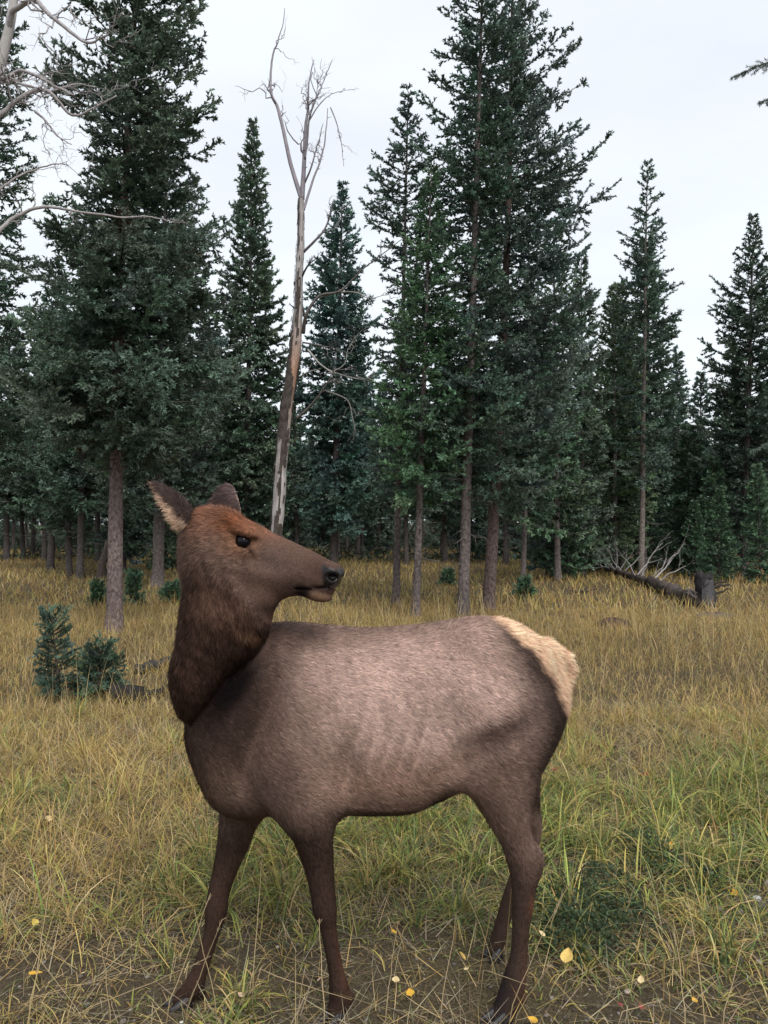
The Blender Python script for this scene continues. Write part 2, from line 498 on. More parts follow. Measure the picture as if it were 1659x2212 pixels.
BLUE = (.112, .165, .130)
DEEP = (.098, .147, .108)
GREEN = (.108, .182, .108)
def heroes():
    hero(11, (248, 1370), (312, -260), 985, [(1000, 110), (940, 235), (850, 255), (700, 240), (560, 205), (430, 170), (300, 185), (150, 180), (0, 140), (-120, 80)],
         'tall spruce with thick bare lower trunk and spreading boughs, left of the elk', 33, BLUE, 200, bark=(.165, .128, .120), spacing=.066, sub=.068, gap=.50,
         side_bias=lambda a, z: 1 + 0.12 * np.cos(a) - 0.12 * np.sin(a), lean_curve=-.12, stubs=14, stub_lo=2.0, brown=.015, inner=.05)
    hero(12, (-46, 1330), (-24, -140), 1010, [(1000, 120), (850, 165), (600, 140), (400, 105), (200, 95), (50, 70)],
         'dark spruce rising behind the bare pale branches', 26, DEEP, 150, spacing=.085, piece=.10, nn=4, nl=.036, nw=.036)
    hero(13, (340, 1245), (362, 245), 1075, [(1060, 110), (950, 190), (800, 185), (620, 150), (500, 122), (400, 84), (300, 30)],
         'dense spruce with grey trunk behind the tall left spruce', 25, DEEP, 180, dY=20.5, spacing=.11, piece=.105, nn=4, nl=.042, nw=.042, stubs=14)
    hero(14, (532, 1235), (545, 262), 1165, [(1150, 90), (900, 118), (700, 82), (600, 62), (450, 40), (350, 24)],
         'slim pointed spruce with a narrow tapering top, left of the dead snag', 16, BLUE, 200, spacing=.075, piece=.12, nn=4, nl=.055, nw=.055, top=.9)
    hero(15, (720, 1205), (740, 372), 1120, [(1100, 80), (850, 100), (700, 82), (600, 66), (480, 32)],
         'pointed spruce filling the gap just right of the dead snag', 18, BLUE, 180, dY=27, spacing=.075, piece=.13, nn=4, nl=.055, nw=.05)
    hero(16, (855, 1320), (882, 208), 1090, [(1060, 70), (900, 88), (760, 66), (640, 76), (520, 92), (440, 86), (390, 70), (300, 32)],
         'thin open-crowned spruce with its stem showing, left of the big pair', 15, BLUE, 105, spacing=.062, sub=.075, gap=.18, low=-.30, stubs=16)
    hero(17, (898, 1340), (932, 372), 1085, [(1060, 105), (960, 128), (850, 112), (740, 92), (600, 66), (470, 30)],
         'shorter bright green spruce in front of the big pair', 16, GREEN, 120, spacing=.070, sub=.072, stubs=10, tipcol=1.7, gap=.1)
    hero(18, (1000, 1335), (1046, -150), 1075, [(1060, 90), (950, 150), (800, 150), (600, 128), (400, 118), (200, 110), (100, 98), (0, 72)],
         'tall spruce with scarred grey trunk, left one of the big pair', 23, DEEP, 160, spacing=.070, sub=.074, stubs=16, gap=.28, side_bias=lambda a, z: 1 - 0.15 * np.cos(a))
    hero(19, (1055, 1335), (1108, -120), 1100, [(1080, 120), (950, 205), (800, 190), (620, 172), (500, 185), (330, 150), (200, 124), (100, 84), (0, 52)],
         'tall spruce with long upswept boughs, right one of the big pair', 25, BLUE, 165, bark=(.125, .092, .084), dY=14.6, spacing=.064, sub=.07, low=-.22, curl=.42, gap=.30, lean_curve=.1, stubs=12, side_bias=lambda a, z: 1 + 0.18 * np.cos(a))
    hero(20, (1130, 1272), (1146, 690), 1125, [(1110, 85), (1000, 105), (880, 85), (780, 50)],
         'young spruce with a small sapling at its foot, behind the rump', 11, GREEN, 110, spacing=.085, piece=.11, nn=4, nl=.042, nw=.04)
    hero(21, (1385, 1250), (1398, 352), 1040, [(1000, 70), (930, 60), (800, 66), (720, 84), (640, 70), (560, 58), (500, 46), (420, 24)],
         'slender spruce with bare stem showing halfway up, standing above the thicket', 13, BLUE, 100, bark=(.17, .145, .13), spacing=.085, piece=.11, nn=4, nl=.045, nw=.042, gap=.25)
    hero(22, (1606, 1240), (1628, 462), 1165, [(1150, 90), (1000, 120), (850, 108), (720, 92), (640, 64), (560, 30)],
         'bushy blue-green spruce beyond the charred stump', 15, (.072, .116, .098), 150, spacing=.09, piece=.12, nn=4, nl=.05, nw=.045, top=.95)
    hero(23, (1258, 1238), (1256, 540), 1190, [(1180, 75), (1000, 84), (800, 60), (640, 30)],
         'narrow spruce just right of the big pair', 12, BLUE, 120, dY=23, spacing=.11, piece=.13, nn=4, nl=.055, nw=.05)
    hero(24, (1330, 1240), (1325, 618), 1205, [(1190, 80), (1000, 90), (800, 60), (700, 32)],
         'low spruce with branches to the ground, left of the slender one', 12, GREEN, 120, dY=25, spacing=.11, piece=.13, nn=4, nl=.055, nw=.05)
    hero(25, (1205, 1255), (1195, 480), 1150, [(1150, 80), (1000, 95), (800, 75), (600, 40)],
         'dark spruce half hidden behind the upswept boughs', 13, DEEP, 120, dY=21.5, spacing=.11, piece=.13, nn=4, nl=.055, nw=.05)
heroes()

# ---- the wood behind: a few trees, copied
def proto(seed, H, R, bottom, nb, colour, shape):
    rng = np.random.default_rng(seed)
    axis = lambda z: (0.04 * np.sin(np.asarray(z, float) * .7 + seed), 0.04 * np.cos(np.asarray(z, float) * .6))
    zc = bottom
    prof = lambda z: R * np.clip((H - z) / (H - zc), 0, 1) ** shape * np.clip(0.55 + (z - zc) / 1.5, 0, 1) + 0.06
    tr = make_trunk(rng, H, 0.095 * H / 9, axis, (.085, .074, .070), stubs=22, stub_lo=0.8, stub_hi=max(bottom + 1.2, 1.5), stub_len=.7)
    v, f, c = make_crown(rng, H, zc, prof, nb, axis, colour, spacing=.13, sub=.115, piece=.17, nn=4, nl=.075, nw=.07)
    return tr, v, f, c

def forest():
    rng = np.random.default_rng(5)
    kinds = [(41, 10.0, 1.55, 2.2, 125, DEEP, .8, 'tall dark spruce with bare lower stem'),
             (42, 8.4, 1.25, 0.5, 120, BLUE, .75, 'blue-green spruce leafy to the ground'),
             (43, 9.4, 1.10, 1.6, 110, DEEP, .7, 'narrow dark spruce'),
             (44, 4.6, 1.05, 0.15, 90, GREEN, .85, 'small young spruce')]
    built = []
    for sd, H, R, b, nb, colr, shp, lab in kinds:
        tr, v, f, c = proto(sd, H, R, b, nb, colr, shp)
        built.append([tr, (v, f, c), lab, None])
    spots = []
    # rows of the wood, uneven, thicker with distance
    for Y0, Y1, n, ks in ((25, 31, 17, (0, 2, 0, 1, 3)), (31, 40, 30, (0, 1, 2, 0, 3)), (40, 52, 34, (0, 1, 2)), (52, 70, 34, (0, 1, 2))):
        for i in range(n):
            Y = rng.uniform(Y0, Y1)
            fx = (i + rng.uniform(0.1, 0.9)) / n * 2 - 1
            x = fx * Y * 0.60
            if any((x - a) ** 2 + (Y - b) ** 2 < 1.1 for a, b in TREE_ROOTS): continue
            px = x / Y * FPX + CX
            if Y < 33 and 560 < px < 1230 and rng.random() < .6: continue
            if Y < 34 and px < 330 and rng.random() < .5: continue
            spots.append((x, Y, ks[int(rng.integers(len(ks)))], rng.uniform(.82, 1.12)))
    # trunks one can make out on the left, and small trees on the right
    for px, Y, k, s in ((112, 27.5, 0, 1.06), (172, 24.5, 0, 1.0), (14, 33, 0, 1.0), (98, 33, 2, 1.05), (150, 36, 2, 1.0), (70, 38, 0, 1.0), (212, 31, 0, 1.05), (1480, 27, 3, 1.05), (1545, 25, 3, .8), (1300, 27.5, 3, 1.1),
                        (1370, 28, 3, .9), (1452, 30, 1, .82), (1640, 22, 3, .7), (1225, 22.5, 3, .85), (1275, 28.5, 3, 1.1), (1180, 23.0, 1, .8), (1555, 22.5, 3, .55), (1500, 24.5, 3, .5),
                        (640, 34, 2, .9), (775, 36, 0, .95), (450, 30, 0, 1.0), (415, 34, 2, 1.0), (880, 31, 0, .95), (960, 33, 2, 1.0), (1090, 31, 0, 1.0), (1030, 36, 1, 1.0), (820, 40, 1, 1.0)):
        x = (px - CX) / FPX * Y
        spots.append((x, Y, k, s))
    special = {112: 'slim straight grey trunk in the shade of the wood, beside a darker stem', 172: 'grey trunk leaning slightly at the shady edge of the wood', 14: 'pale thin trunk deep in the shade, farthest from the tall left spruce'}
    for x, Y, k, s in spots:
        px = round(x / Y * FPX + CX)
        g = float(gz(x, Y)) - 0.02
        tr, crown, lab, src = built[k]
        where = next(w for lim, w in ((220, 'behind the saplings'), (560, 'behind the tall bare-trunked spruce'), (800, 'behind the dead snag'), (1130, 'behind the big pair of spruces'), (1400, 'behind the fallen log'), (9999, 'behind the charred stump')) if px < lim)
        lab = lab + (' deep in woods ' if Y > 38 else ' fronting the wood ') + where
        root = empty('spruce_tree', (x, Y, g), special.get(px if (Y in (27.5, 24.5, 33)) else None, lab), 'spruce tree', 'spruces of the wood behind', rng.uniform(0, 6.28))
        if src is None:
            a = tr.build('trunk', M_BARK, root, True)
            b = mesh_obj('crown', crown[0], crown[1], M_NEEDLE, root, crown[2])
            built[k][3] = (a, b)
        else:
            for o in src:
                c = o.copy(); COL.objects.link(c); c.parent = root
        root.scale = (s * rng.uniform(.9, 1.1), s * rng.uniform(.9, 1.1), s)
        root.rotation_euler[0] = rng.normal(0, .018); root.rotation_euler[1] = rng.normal(0, .018)
forest()
# ================================================================ the wood far behind, one mass
def distant_wood():
    rng = np.random.default_rng(9)
    Vs, Cs = [], []
    for i in range(330):
        Y = rng.uniform(62, 125); x = rng.uniform(-1.15, 1.15) * Y
        H = rng.uniform(7.5, 11.5); R = rng.uniform(.9, 1.5); n = 360
        z = H * rng.random(n) ** 0.8; a = rng.random(n) * 6.283
        r = R * (1 - z / H) ** .8 * np.sqrt(rng.uniform(.15, 1, n)) + .05
        c = np.stack([x + np.cos(a) * r, Y + np.sin(a) * r, z + float(gz(x, Y))], 1)
        d = norm(np.stack([np.cos(a), np.sin(a), rng.normal(-.2, .3, n)], 1)); s = norm(np.cross(d, UP) + rng.normal(0, .4, (n, 3)))
        l = rng.uniform(.3, .6, n)[:, None]; w = rng.uniform(.11, .24, n)[:, None]
        Vs.append(np.stack([c - d * l * .3 - s * w, c - d * l * .3 + s * w, c + d * l], 1).reshape(-1, 3))
        Cs.append(np.repeat(np.array(DEEP) * rng.uniform(.7, 1.25, (n, 1)), 3, 0))
    v, c = np.vstack(Vs), np.vstack(Cs)
    o = mesh_obj('distant_wood', v, np.arange(len(v)).reshape(-1, 3), M_NEEDLE, None, c)
    tag(o, 'dark mass of spruce wood far behind the clearing', 'wood', kind='stuff')
distant_wood()

def undergrowth():
    """low brush and dead twigs along the foot of the wood"""
    rng = np.random.default_rng(19)
    n = 44000
    Y = rng.uniform(27, 74, n); x = rng.uniform(-.9, .9, n) * Y
    k = fbm(x * .35, Y * .35, 3, 3) > .47
    k |= (Y > 46)
    k &= ~((Y < 33) & (x / Y * FPX + CX < 1150))
    x, Y = x[k], Y[k]; n = len(x)
    h = rng.uniform(.15, .75, n) * (0.5 + fbm(x * .5, Y * .5, 7, 2)) * lerp(1, 2.6, smooth01((Y - 40) / 18))
    b = np.stack([x, Y, gz(x, Y) + rng.random(n) * h * .6], 1)
    d = norm(rng.normal(0, 1, (n, 3)) * [1, 1, .5] + [0, 0, .55])
    s = norm(np.cross(d, rng.normal(0, 1, (n, 3)))) * (rng.uniform(.02, .07, n) * lerp(1, 2.2, smooth01((Y - 40) / 18)))[:, None]
    v = np.stack([b - s, b + s, b + d * (h * .8)[:, None]], 1).reshape(-1, 3)
    base = np.where(rng.random((n, 1)) < .25, np.array([[.085, .075, .062]]), np.array([[.050, .078, .050]]))
    c = np.repeat(base * rng.uniform(.6, 1.3, (n, 1)), 3, 0)
    o = mesh_obj('undergrowth', v, np.arange(len(v)).reshape(-1, 3), M_NEEDLE, None, c)
    tag(o, 'low dark brush along the foot of the wood', 'undergrowth', kind='stuff')
undergrowth()

# ================================================================ dead snag
def twig_tree(acc, rng, p0, p1, r0, r1, n, depth_, col, spread=.5, amp=.10, rate=3.2, lift=.25):
    p = wander(p0, p1, n, amp, rng)
    acc.tube(p, np.linspace(r0, r1, n), 6 if r0 > .02 else 4, np.asarray(col) * rng.uniform(.85, 1.15))
    if depth_ <= 0: return
    L = np.linalg.norm(np.asarray(p1) - np.asarray(p0))
    for _ in range(max(1, int(rate))):
        i = int(rng.integers(max(1, n // 4), n))
        t = norm(p[min(i, n - 1)] - p[i - 1])
        d = norm(t + rng.normal(0, spread, 3) + np.array([0, 0, lift]))
        l = L * rng.uniform(.25, .55)
        r = lerp(r0, r1, i / (n - 1)) * .65
        twig_tree(acc, rng, p[i], p[i] + d * l, r, max(r * .35, .0016), max(5, n - 3), depth_ - 1, col, spread, amp, rate * .8, lift)

def snag():
    rng = np.random.default_rng(31)
    Y = 14.2; m = Y / FPX
    P = lambda x, y, dy=0.0: W(x, y, Y + dy)
    line = [(588, 1330), (592, 1240), (597, 1155), (606, 1020), (614, 930), (626, 830), (638, 745), (645, 640), (649, 540), (651, 470), (652, 430)]
    hw = [18, 16.5, 15, 14, 13.5, 13.5, 13.5, 10.5, 9, 8, 7.5]
    base = P(588, 1330); g = float(gz(base[0], Y)); org = np.array([base[0], Y, g])
    t = empty('dead_tree', org, 'dead grey snag with peeling bark and bare forked top behind the elk head', 'dead tree')
    s = spline(np.array([np.append(P(a, b), h * m) for (a, b), h in zip(line, hw)]), 260)
    s[0, 2] = g - .2
    s[:, 0] += .03 * (fbm(s[:, 2] * 2.2, s[:, 2] * 0, 3, 3) - .5); s[:, 3] *= 1 + .22 * (fbm(s[:, 2] * 5, s[:, 2] * 0, 6, 2) - .5)
    # bare wood with the bark left on in ragged pieces
    sides = 30; k = len(s)
    acc = Acc()
    acc.tube(s[:, :3], s[:, 3] * .90, sides, np.array((.36, .33, .32)) * np.ones((k, 3)), .05, rng)
    wood = acc.c[0]
    zz = np.repeat(s[:, 2], sides); th = np.tile(np.arange(sides), k)
    warm = np.exp(-((zz - 4.2) / 0.7) ** 2)[:, None]
    streak = (vnoise(th * .9, zz * 1.3, 4) * .5 + .65)[:, None]
    wood[:k * sides] = (np.array((.44, .41, .40)) * (1 - warm) + np.array((.44, .27, .19)) * warm) * streak
    tko = acc.build('trunk', M_DEAD, t, True, org)
    bark = Acc()
    bark.tube(s[:, :3], s[:, 3] * 1.07, sides, (.075, .062, .055), .16, rng, cap=False)
    q = bark.q[0]; bv = bark.v[0]
    zc = bv[q].mean(1)[:, 2]; tj = (np.arange(len(q)) % sides) / sides * 6.283
    nz = vnoise(tj * 1.3, zc * 1.1, 8) + .5 * vnoise(tj * 3, zc * 4, 9) + .28 * (vnoise(tj * 7, zc * 14, 12) - .5)
    thr = np.interp(zc, [0, 1.4, 2.0, 3.2, 4.0, 5.0, 7.5], [.55, .90, 1.15, .95, .88, 1.02, .98])
    front = np.cos(tj - np.interp(zc, [0, 2.5, 4, 7], [3.6, 3.9, 5.0, 3.2]))
    keep = nz - .25 * front > thr
    bark.q[0] = q[keep]
    bo = bark.build('bark', M_CHAR, tko, True, org)
    # the forks of the top and the side branches, each a limb of its own
    wc = (.30, .275, .30)
    def limb_px(pts, r0, r1, side=4, fill=True, tw=.35, name='branch', c=wc):
        a = Acc(); q = np.array([P(x, y, d) for x, y, d in pts])
        sp = spline(q, len(q) * 5)
        sp += np.cumsum(rng.normal(0, .006, sp.shape), 0) * np.linspace(0, 1, len(sp))[:, None]
        r = np.linspace(r0, r1, len(sp))
        a.tube(sp, r, 6, np.asarray(c))
        if fill:
            for _ in range(side):
                i = int(rng.integers(len(sp) // 3, len(sp) - 1)); d = norm(norm(sp[i + 1] - sp[i]) + rng.normal(0, .55, 3))
                l = tw * rng.uniform(.4, 1.3)
                twig_tree(a, rng, sp[i], sp[i] + d * l, max(r[i] * .6, .006), .003, 9, 2, c, .7, .22, 2.4, .2)
            for _ in range(5):
                i = int(rng.integers(2, len(sp) - 1))
                d = norm(rng.normal(0, 1, 3) + norm(sp[i] - sp[i - 1]) * .6) * rng.uniform(.04, .10)
                a.tube([sp[i], sp[i] + d], [max(r[i] * .5, .005), .003], 4, c)
        a.build(name, M_DEAD, t, True, org)
    limb_px([(652, 432, 0), (640, 395, .05), (625, 345, .1), (612, 280, .15), (600, 230, .2), (588, 205, .2), (586, 165, .25), (592, 120, .3), (604, 90, .3), (614, 55, .35), (622, 10, .4)], .042, .006, 7, tw=.55)
    limb_px([(652, 432, 0), (655, 385, -.05), (657, 330, -.1), (658, 270, -.1), (662, 230, -.15), (664, 175, -.2), (672, 125, -.2)], .048, .007, 7, tw=.6)
    limb_px([(658, 345, -.1), (664, 300, -.2), (670, 250, -.3), (690, 200, -.4), (706, 165, -.4), (722, 125, -.5)], .022, .005, 4, tw=.45)
    limb_px([(660, 300, -.1), (672, 240, 0), (682, 205, .1), (688, 160, .2)], .018, .005, 3, tw=.4)
    limb_px([(655, 455, 0), (668, 415, .1), (684, 370, .2), (700, 320, .25), (708, 270, .3), (714, 230, .3)], .026, .006, 4, tw=.35)
    limb_px([(656, 400, 0), (672, 360, -.2), (686, 310, -.3), (697, 265, -.4)], .020, .005, 3, tw=.3)
    limb_px([(668, 260, 0), (690, 225, .1), (716, 200, .2), (742, 190, .3)], .014, .004, 2, tw=.3)
    limb_px([(714, 232, .3), (727, 265, .3), (738, 310, .35), (744, 360, .4)], .012, .004, 2, tw=.2)
    limb_px([(655, 545, 0), (680, 520, -.2), (702, 495, -.3), (712, 470, -.4), (722, 440, -.5)], .028, .006, 4, tw=.4, c=(.26, .24, .25))
    limb_px([(651, 600, 0), (668, 572, -.2), (690, 555, -.4)], .022, .005, 4, tw=.3, c=(.10, .09, .09))
    limb_px([(655, 720, 0), (662, 680, -.2), (690, 640, -.3), (735, 630, -.5), (770, 600, -.6), (800, 575, -.7), (880, 515, -.9)], .034, .006, 4, tw=.45, c=(.16, .145, .14))
    limb_px([(690, 642, -.3), (730, 632, -.4), (770, 632, -.5), (800, 645, -.6), (838, 640, -.7)], .016, .005, 3, tw=.3, c=(.34, .33, .31))
    limb_px([(662, 700, 0), (650, 640, .05), (652, 580, .05), (650, 545, 0)], .022, .014, 0, c=(.045, .038, .036))
    limb_px([(640, 905, 0), (668, 880, -.2), (692, 855, -.4), (712, 832, -.5), (735, 800, -.6)], .026, .007, 5, tw=.5, c=(.20, .185, .175))
    limb_px([(705, 845, -.5), (735, 855, -.6), (752, 870, -.6), (760, 905, -.7), (768, 945, -.7)], .014, .004, 4, tw=.35, c=(.22, .21, .20))
    limb_px([(648, 815, 0), (668, 802, -.2), (690, 797, -.3)], .020, .006, 2, tw=.3, c=(.30, .28, .27))
    limb_px([(665, 755, -.2), (690, 785, -.4), (715, 800, -.5), (752, 812, -.6), (800, 816, -.7)], .018, .005, 4, tw=.4, c=(.34, .33, .31))
    limb_px([(700, 810, -.5), (742, 790, -.6), (752, 760, -.6), (770, 730, -.6)], .012, .003, 5, tw=.35, c=(.30, .29, .27))
    limb_px([(655, 740, 0), (690, 745, -.3), (720, 748, -.4), (745, 760, -.5)], .016, .004, 5, tw=.35, c=(.14, .13, .12))
    limb_px([(641, 668, 0), (632, 662, .05), (623, 652, .1)], .020, .006, 0, c=(.13, .12, .12))
snag()

# ================================================================ bare aspen reaching in from the left
def aspen():
    rng = np.random.default_rng(51)
    Y = 8.6; P = lambda x, y, d=0.0: W(x, y, Y + d)
    base = np.array([(-150 - CX) / FPX * Y, Y, 0]); g = float(gz(base[0], Y)); org = np.array([base[0], Y, g])
    t = empty('bare_tree', org, 'leafless pale aspen whose crooked branches reach across the tall spruce', 'bare tree')
    tr = spline(np.array([np.append(a, r) for a, r in ((org - [0, 0, .2], .13), (P(-150, 1100), .11), (P(-120, 700), .095), (P(-70, 350), .08), (P(-15, 180), .065), (P(18, 70), .05), (P(35, -40), .04), (P(60, -250), .02))]), 40)
    a = Acc(); a.tube(tr[:, :3], tr[:, 3], 12, (.42, .40, .38), .05, rng); a.build('trunk', M_DEAD, t, True, org)
    def br(pts, r0, r1, twigs, tw):
        a = Acc(); sp = spline(np.array([P(*q) for q in pts]), len(pts) * 6)
        sp[1:] += np.cumsum(rng.normal(0, .004, sp[1:].shape), 0)
        r = np.linspace(r0, r1, len(sp)); c = (.36, .335, .335)
        a.tube(sp, r, 7, c)
        for _ in range(twigs):
            i = int(rng.integers(len(sp) // 5, len(sp) - 1)); d = norm(norm(sp[i + 1] - sp[i]) + rng.normal(0, .7, 3))
            twig_tree(a, rng, sp[i], sp[i] + d * tw * rng.uniform(.4, 1.2), max(r[i] * .5, .004), .0026, 9, 2, c, .7, .24, 3.6, .1)
        a.build('branch', M_DEAD, t, True, org)
    br([(18, 70, 0), (30, 25, -.1), (75, 5, -.2), (105, 35, -.3), (150, 75, -.4), (185, 95, -.5), (220, 75, -.6)], .035, .008, 11, .6)
    br([(-5, 160, 0), (10, 165, 0), (50, 148, -.2), (90, 165, -.3), (130, 185, -.4), (165, 200, -.5)], .026, .007, 9, .5)
    br([(-10, 180, 0), (30, 172, .1), (70, 185, .2), (115, 190, .3), (170, 175, .4), (210, 180, .5)], .020, .006, 8, .5)
    br([(-80, 420, 0), (-30, 290, .05), (20, 240, .1), (75, 205, .2), (115, 208, .2), (165, 255, .3), (215, 240, .3), (260, 220, .3)], .034, .007, 11, .55)
    br([(75, 240, .1), (100, 260, .1), (125, 290, 0), (160, 312, -.1)], .014, .005, 5, .4)
    br([(-120, 660, 0), (-60, 560, 0), (0, 498, 0), (40, 465, .1), (95, 445, .1), (160, 452, .2), (260, 462, .3), (330, 462, .4), (385, 478, .5)], .030, .004, 6, .4)
    br([(-110, 580, 0), (-30, 440, .2), (30, 385, .3), (75, 362, .4), (120, 350, .5), (150, 358, .6)], .016, .005, 6, .4)
aspen()

# ================================================================ spruce on the right whose bough tips hang into view
def side_spruce():
    rng = np.random.default_rng(61)
    Y = 6.4; x0 = 1.06 * Y * .5 * 1.22; g = float(gz(x0, Y)); org = np.array([x0, Y, g])
    t = empty('spruce_tree', org, 'spruce bough tips hanging in against the sky at the open side of the clearing', 'spruce tree', 'spruces at the edge of the clearing')
    axis = lambda z: (0 * np.asarray(z, float), 0 * np.asarray(z, float))
    make_trunk(rng, 9.5, .11, axis, (.15, .12, .11), stubs=6).build('trunk', M_BARK, t, True)
    v, f, c = make_crown(rng, 9.5, 2.2, lambda z: np.interp(z, [0, 2.2, 4, 9.5], [.5, .52, .55, .1]), 42, axis, BLUE, spacing=.10, gap=.2)
    mesh_obj('crown', v, f, M_NEEDLE, t, c)
    def bough(pts, shoots):
        sp = spline(np.array([W(*q) for q in pts]), 16)
        a = Acc(); a.tube(sp - org, np.linspace(.012, .003, 16), 5, (.10, .085, .075))
        Ps, Ds, Ls = [], [], []
        for i in range(15):
            d = sp[i + 1] - sp[i]; Ps.append(sp[i]); Ds.append(norm(d)); Ls.append(np.linalg.norm(d))
            if i > 2:
                for s in (-1, 1):
                    for _ in range(shoots):
                        q = norm(norm(d) + np.array([0, s * rng.uniform(.4, .9), 0]) + rng.normal(0, .35, 3) - [0, 0, .2])
                        Ps.append(sp[i] + d * rng.random()); Ds.append(q); Ls.append(rng.uniform(.08, .24) * (1.1 - i / 16))
        col = np.tile(np.array(BLUE) * .9, (len(Ps), 1))
        v, c = needles(rng, np.array(Ps), np.array(Ds), np.array(Ls), col, .022, 8, .022, .006)
        a.add(v - org, np.arange(len(v)).reshape(-1, 3), None, c)
        a.build('bough', M_NEEDLE, t)
    bough([(1860, 150, Y), (1760, 130, Y), (1690, 128, Y - .1), (1640, 142, Y - .15), (1580, 168, Y - .2)], 3)
    bough([(1860, 215, Y + .1), (1740, 190, Y + .1), (1690, 205, Y), (1640, 222, Y)], 2)
    bough([(1860, 930, Y - .1), (1740, 930, Y - .1), (1690, 945, Y - .1), (1625, 975, Y - .1)], 2)
side_spruce()

# ================================================================ charred stump, fallen log, other wood on the ground
def rough_loft(acc, rng, pts, rad, sides, col, amp, jag=0.0):
    pts = np.asarray(pts, float); k = len(pts)
    before = acc.n
    acc.tube(pts, rad, sides, col, amp, rng)
    if jag:
        v = acc.v[-1]; top = v[(k - 1) * sides:k * sides]
        top[:, 2] += rng.uniform(-jag, jag, sides)

def stump():
    rng = np.random.default_rng(71)
    Y = 15.8; m = Y / FPX
    b = W(1522, 1305, Y); g = float(gz(b[0], Y)); org = np.array([b[0], Y, g])
    t = empty('stump', org, 'charred dark stump with broken jagged top at the end of the fallen log', 'stump')
    a = Acc(); n = 22
    zs = np.linspace(-.15, .62, n); pts = np.stack([org[0] + .02 * np.sin(zs * 9), np.full(n, Y), g + zs], 1)
    rad = np.interp(zs, [-.15, 0, .12, .35, .62], [.27, .24, .20, .18, .165])
    rough_loft(a, rng, pts, rad, 22, (.034, .031, .032), .30, .14)
    sto = a.build('trunk', M_CHAR, t, False, org)
    a = Acc()
    th = np.linspace(-2.2, -.9, 6)
    rows = [[org + [math.cos(w) * r, math.sin(w) * r, z + rng.uniform(-.02, .02)] for w in th] for z, r in ((-.02, .232), (.2, .206), (.42, .192), (.55, .184))]
    v = np.array(rows).reshape(-1, 3)
    q = [[i * 6 + j, i * 6 + j + 1, i * 6 + 7 + j, i * 6 + 6 + j] for i in range(3) for j in range(5)]
    a.add(v, None, q, (.085, .083, .088)); a.build('weathered_face', M_DEAD, sto, False, org)
    for p0, p1, r in (((1530, 1268), (1576, 1262), .045), ((1532, 1284), (1578, 1272), .03), ((1540, 1262), (1572, 1256), .03)):
        a = Acc(); q = wander(W(p0[0], p0[1], Y + .05), W(p1[0], p1[1], Y + .2), 7, .10, rng)
        a.tube(q, np.linspace(r, r * .4, 7), 7, (.040, .034, .031), .3, rng); a.build('broken_limb', M_CHAR, t, False, org)
    for i in range(7):
        a = Acc(); x0 = rng.uniform(1478, 1500)
        a.tube(wander(W(1505 + rng.uniform(-4, 4), 1290 + rng.uniform(-8, 8), Y - .05), W(x0, 1272 + rng.uniform(-10, 14), Y - .1), 4, .06, rng), [.014, .011, .008, .004], 4, (.20, .18, .17))
        a.build('splinter', M_DEAD, t, False, org)
stump()

def fallen_log():
    rng = np.random.default_rng(72)
    Y0, Y1 = 15.9, 25.0
    a0, a1 = W(1508, 1296, Y0), W(1310, 1226, Y1)
    g = float(gz(a0[0], Y0))
    t = empty('fallen_log', (a0[0], Y0, g), 'fallen dead trunk with bare upturned branches lying in the grass', 'log')
    org = np.array([a0[0], Y0, g])
    p = wander(a0, a1, 42, .02, rng)
    p[:, 2] = gz(p[:, 0], p[:, 1]) + np.linspace(.11, .20, 42) + rng.normal(0, .012, 42)
    a = Acc(); a.tube(p, np.linspace(.16, .07, 42) * rng.uniform(.75, 1.2, 42), 12, np.array((.075, .060, .054)) * rng.uniform(.6, 1.4, (42, 1)), .55, rng); a.build('trunk', M_CHAR, t, False, org)
    ends = [((1300, 1230), (1268, 1192), .010), ((1345, 1238), (1330, 1180), .012), ((1310, 1232), (1345, 1190), .010), ((1430, 1240), (1480, 1172), .02), ((1395, 1250), (1432, 1172), .016), ((1370, 1240), (1402, 1180), .014), ((1352, 1232), (1382, 1175), .012), ((1440, 1258), (1482, 1222), .016),
            ((1350, 1245), (1300, 1190), .014), ((1335, 1240), (1288, 1200), .012), ((1365, 1240), (1315, 1185), .012), ((1400, 1252), (1340, 1195), .012), ((1330, 1232), (1275, 1205), .010), ((1420, 1235), (1448, 1205), .012), ((1410, 1262), (1405, 1205), .009)]
    for (x0, y0), (x1, y1), r in ends:
        r = r * 1.35
        f = np.clip((1508 - x0) / 190, 0, 1); Y = lerp(Y0, Y1, f); i = int(round(f * 41))
        b = p[i]; e = W(x1, y1, Y + rng.uniform(-.4, .4))
        a = Acc(); twig_tree(a, rng, b, e, r, .004, 9, 2, (.36, .34, .33), .45, .07, 3.2, .1)
        a.build('branch', M_DEAD, t, True, org)
fallen_log()

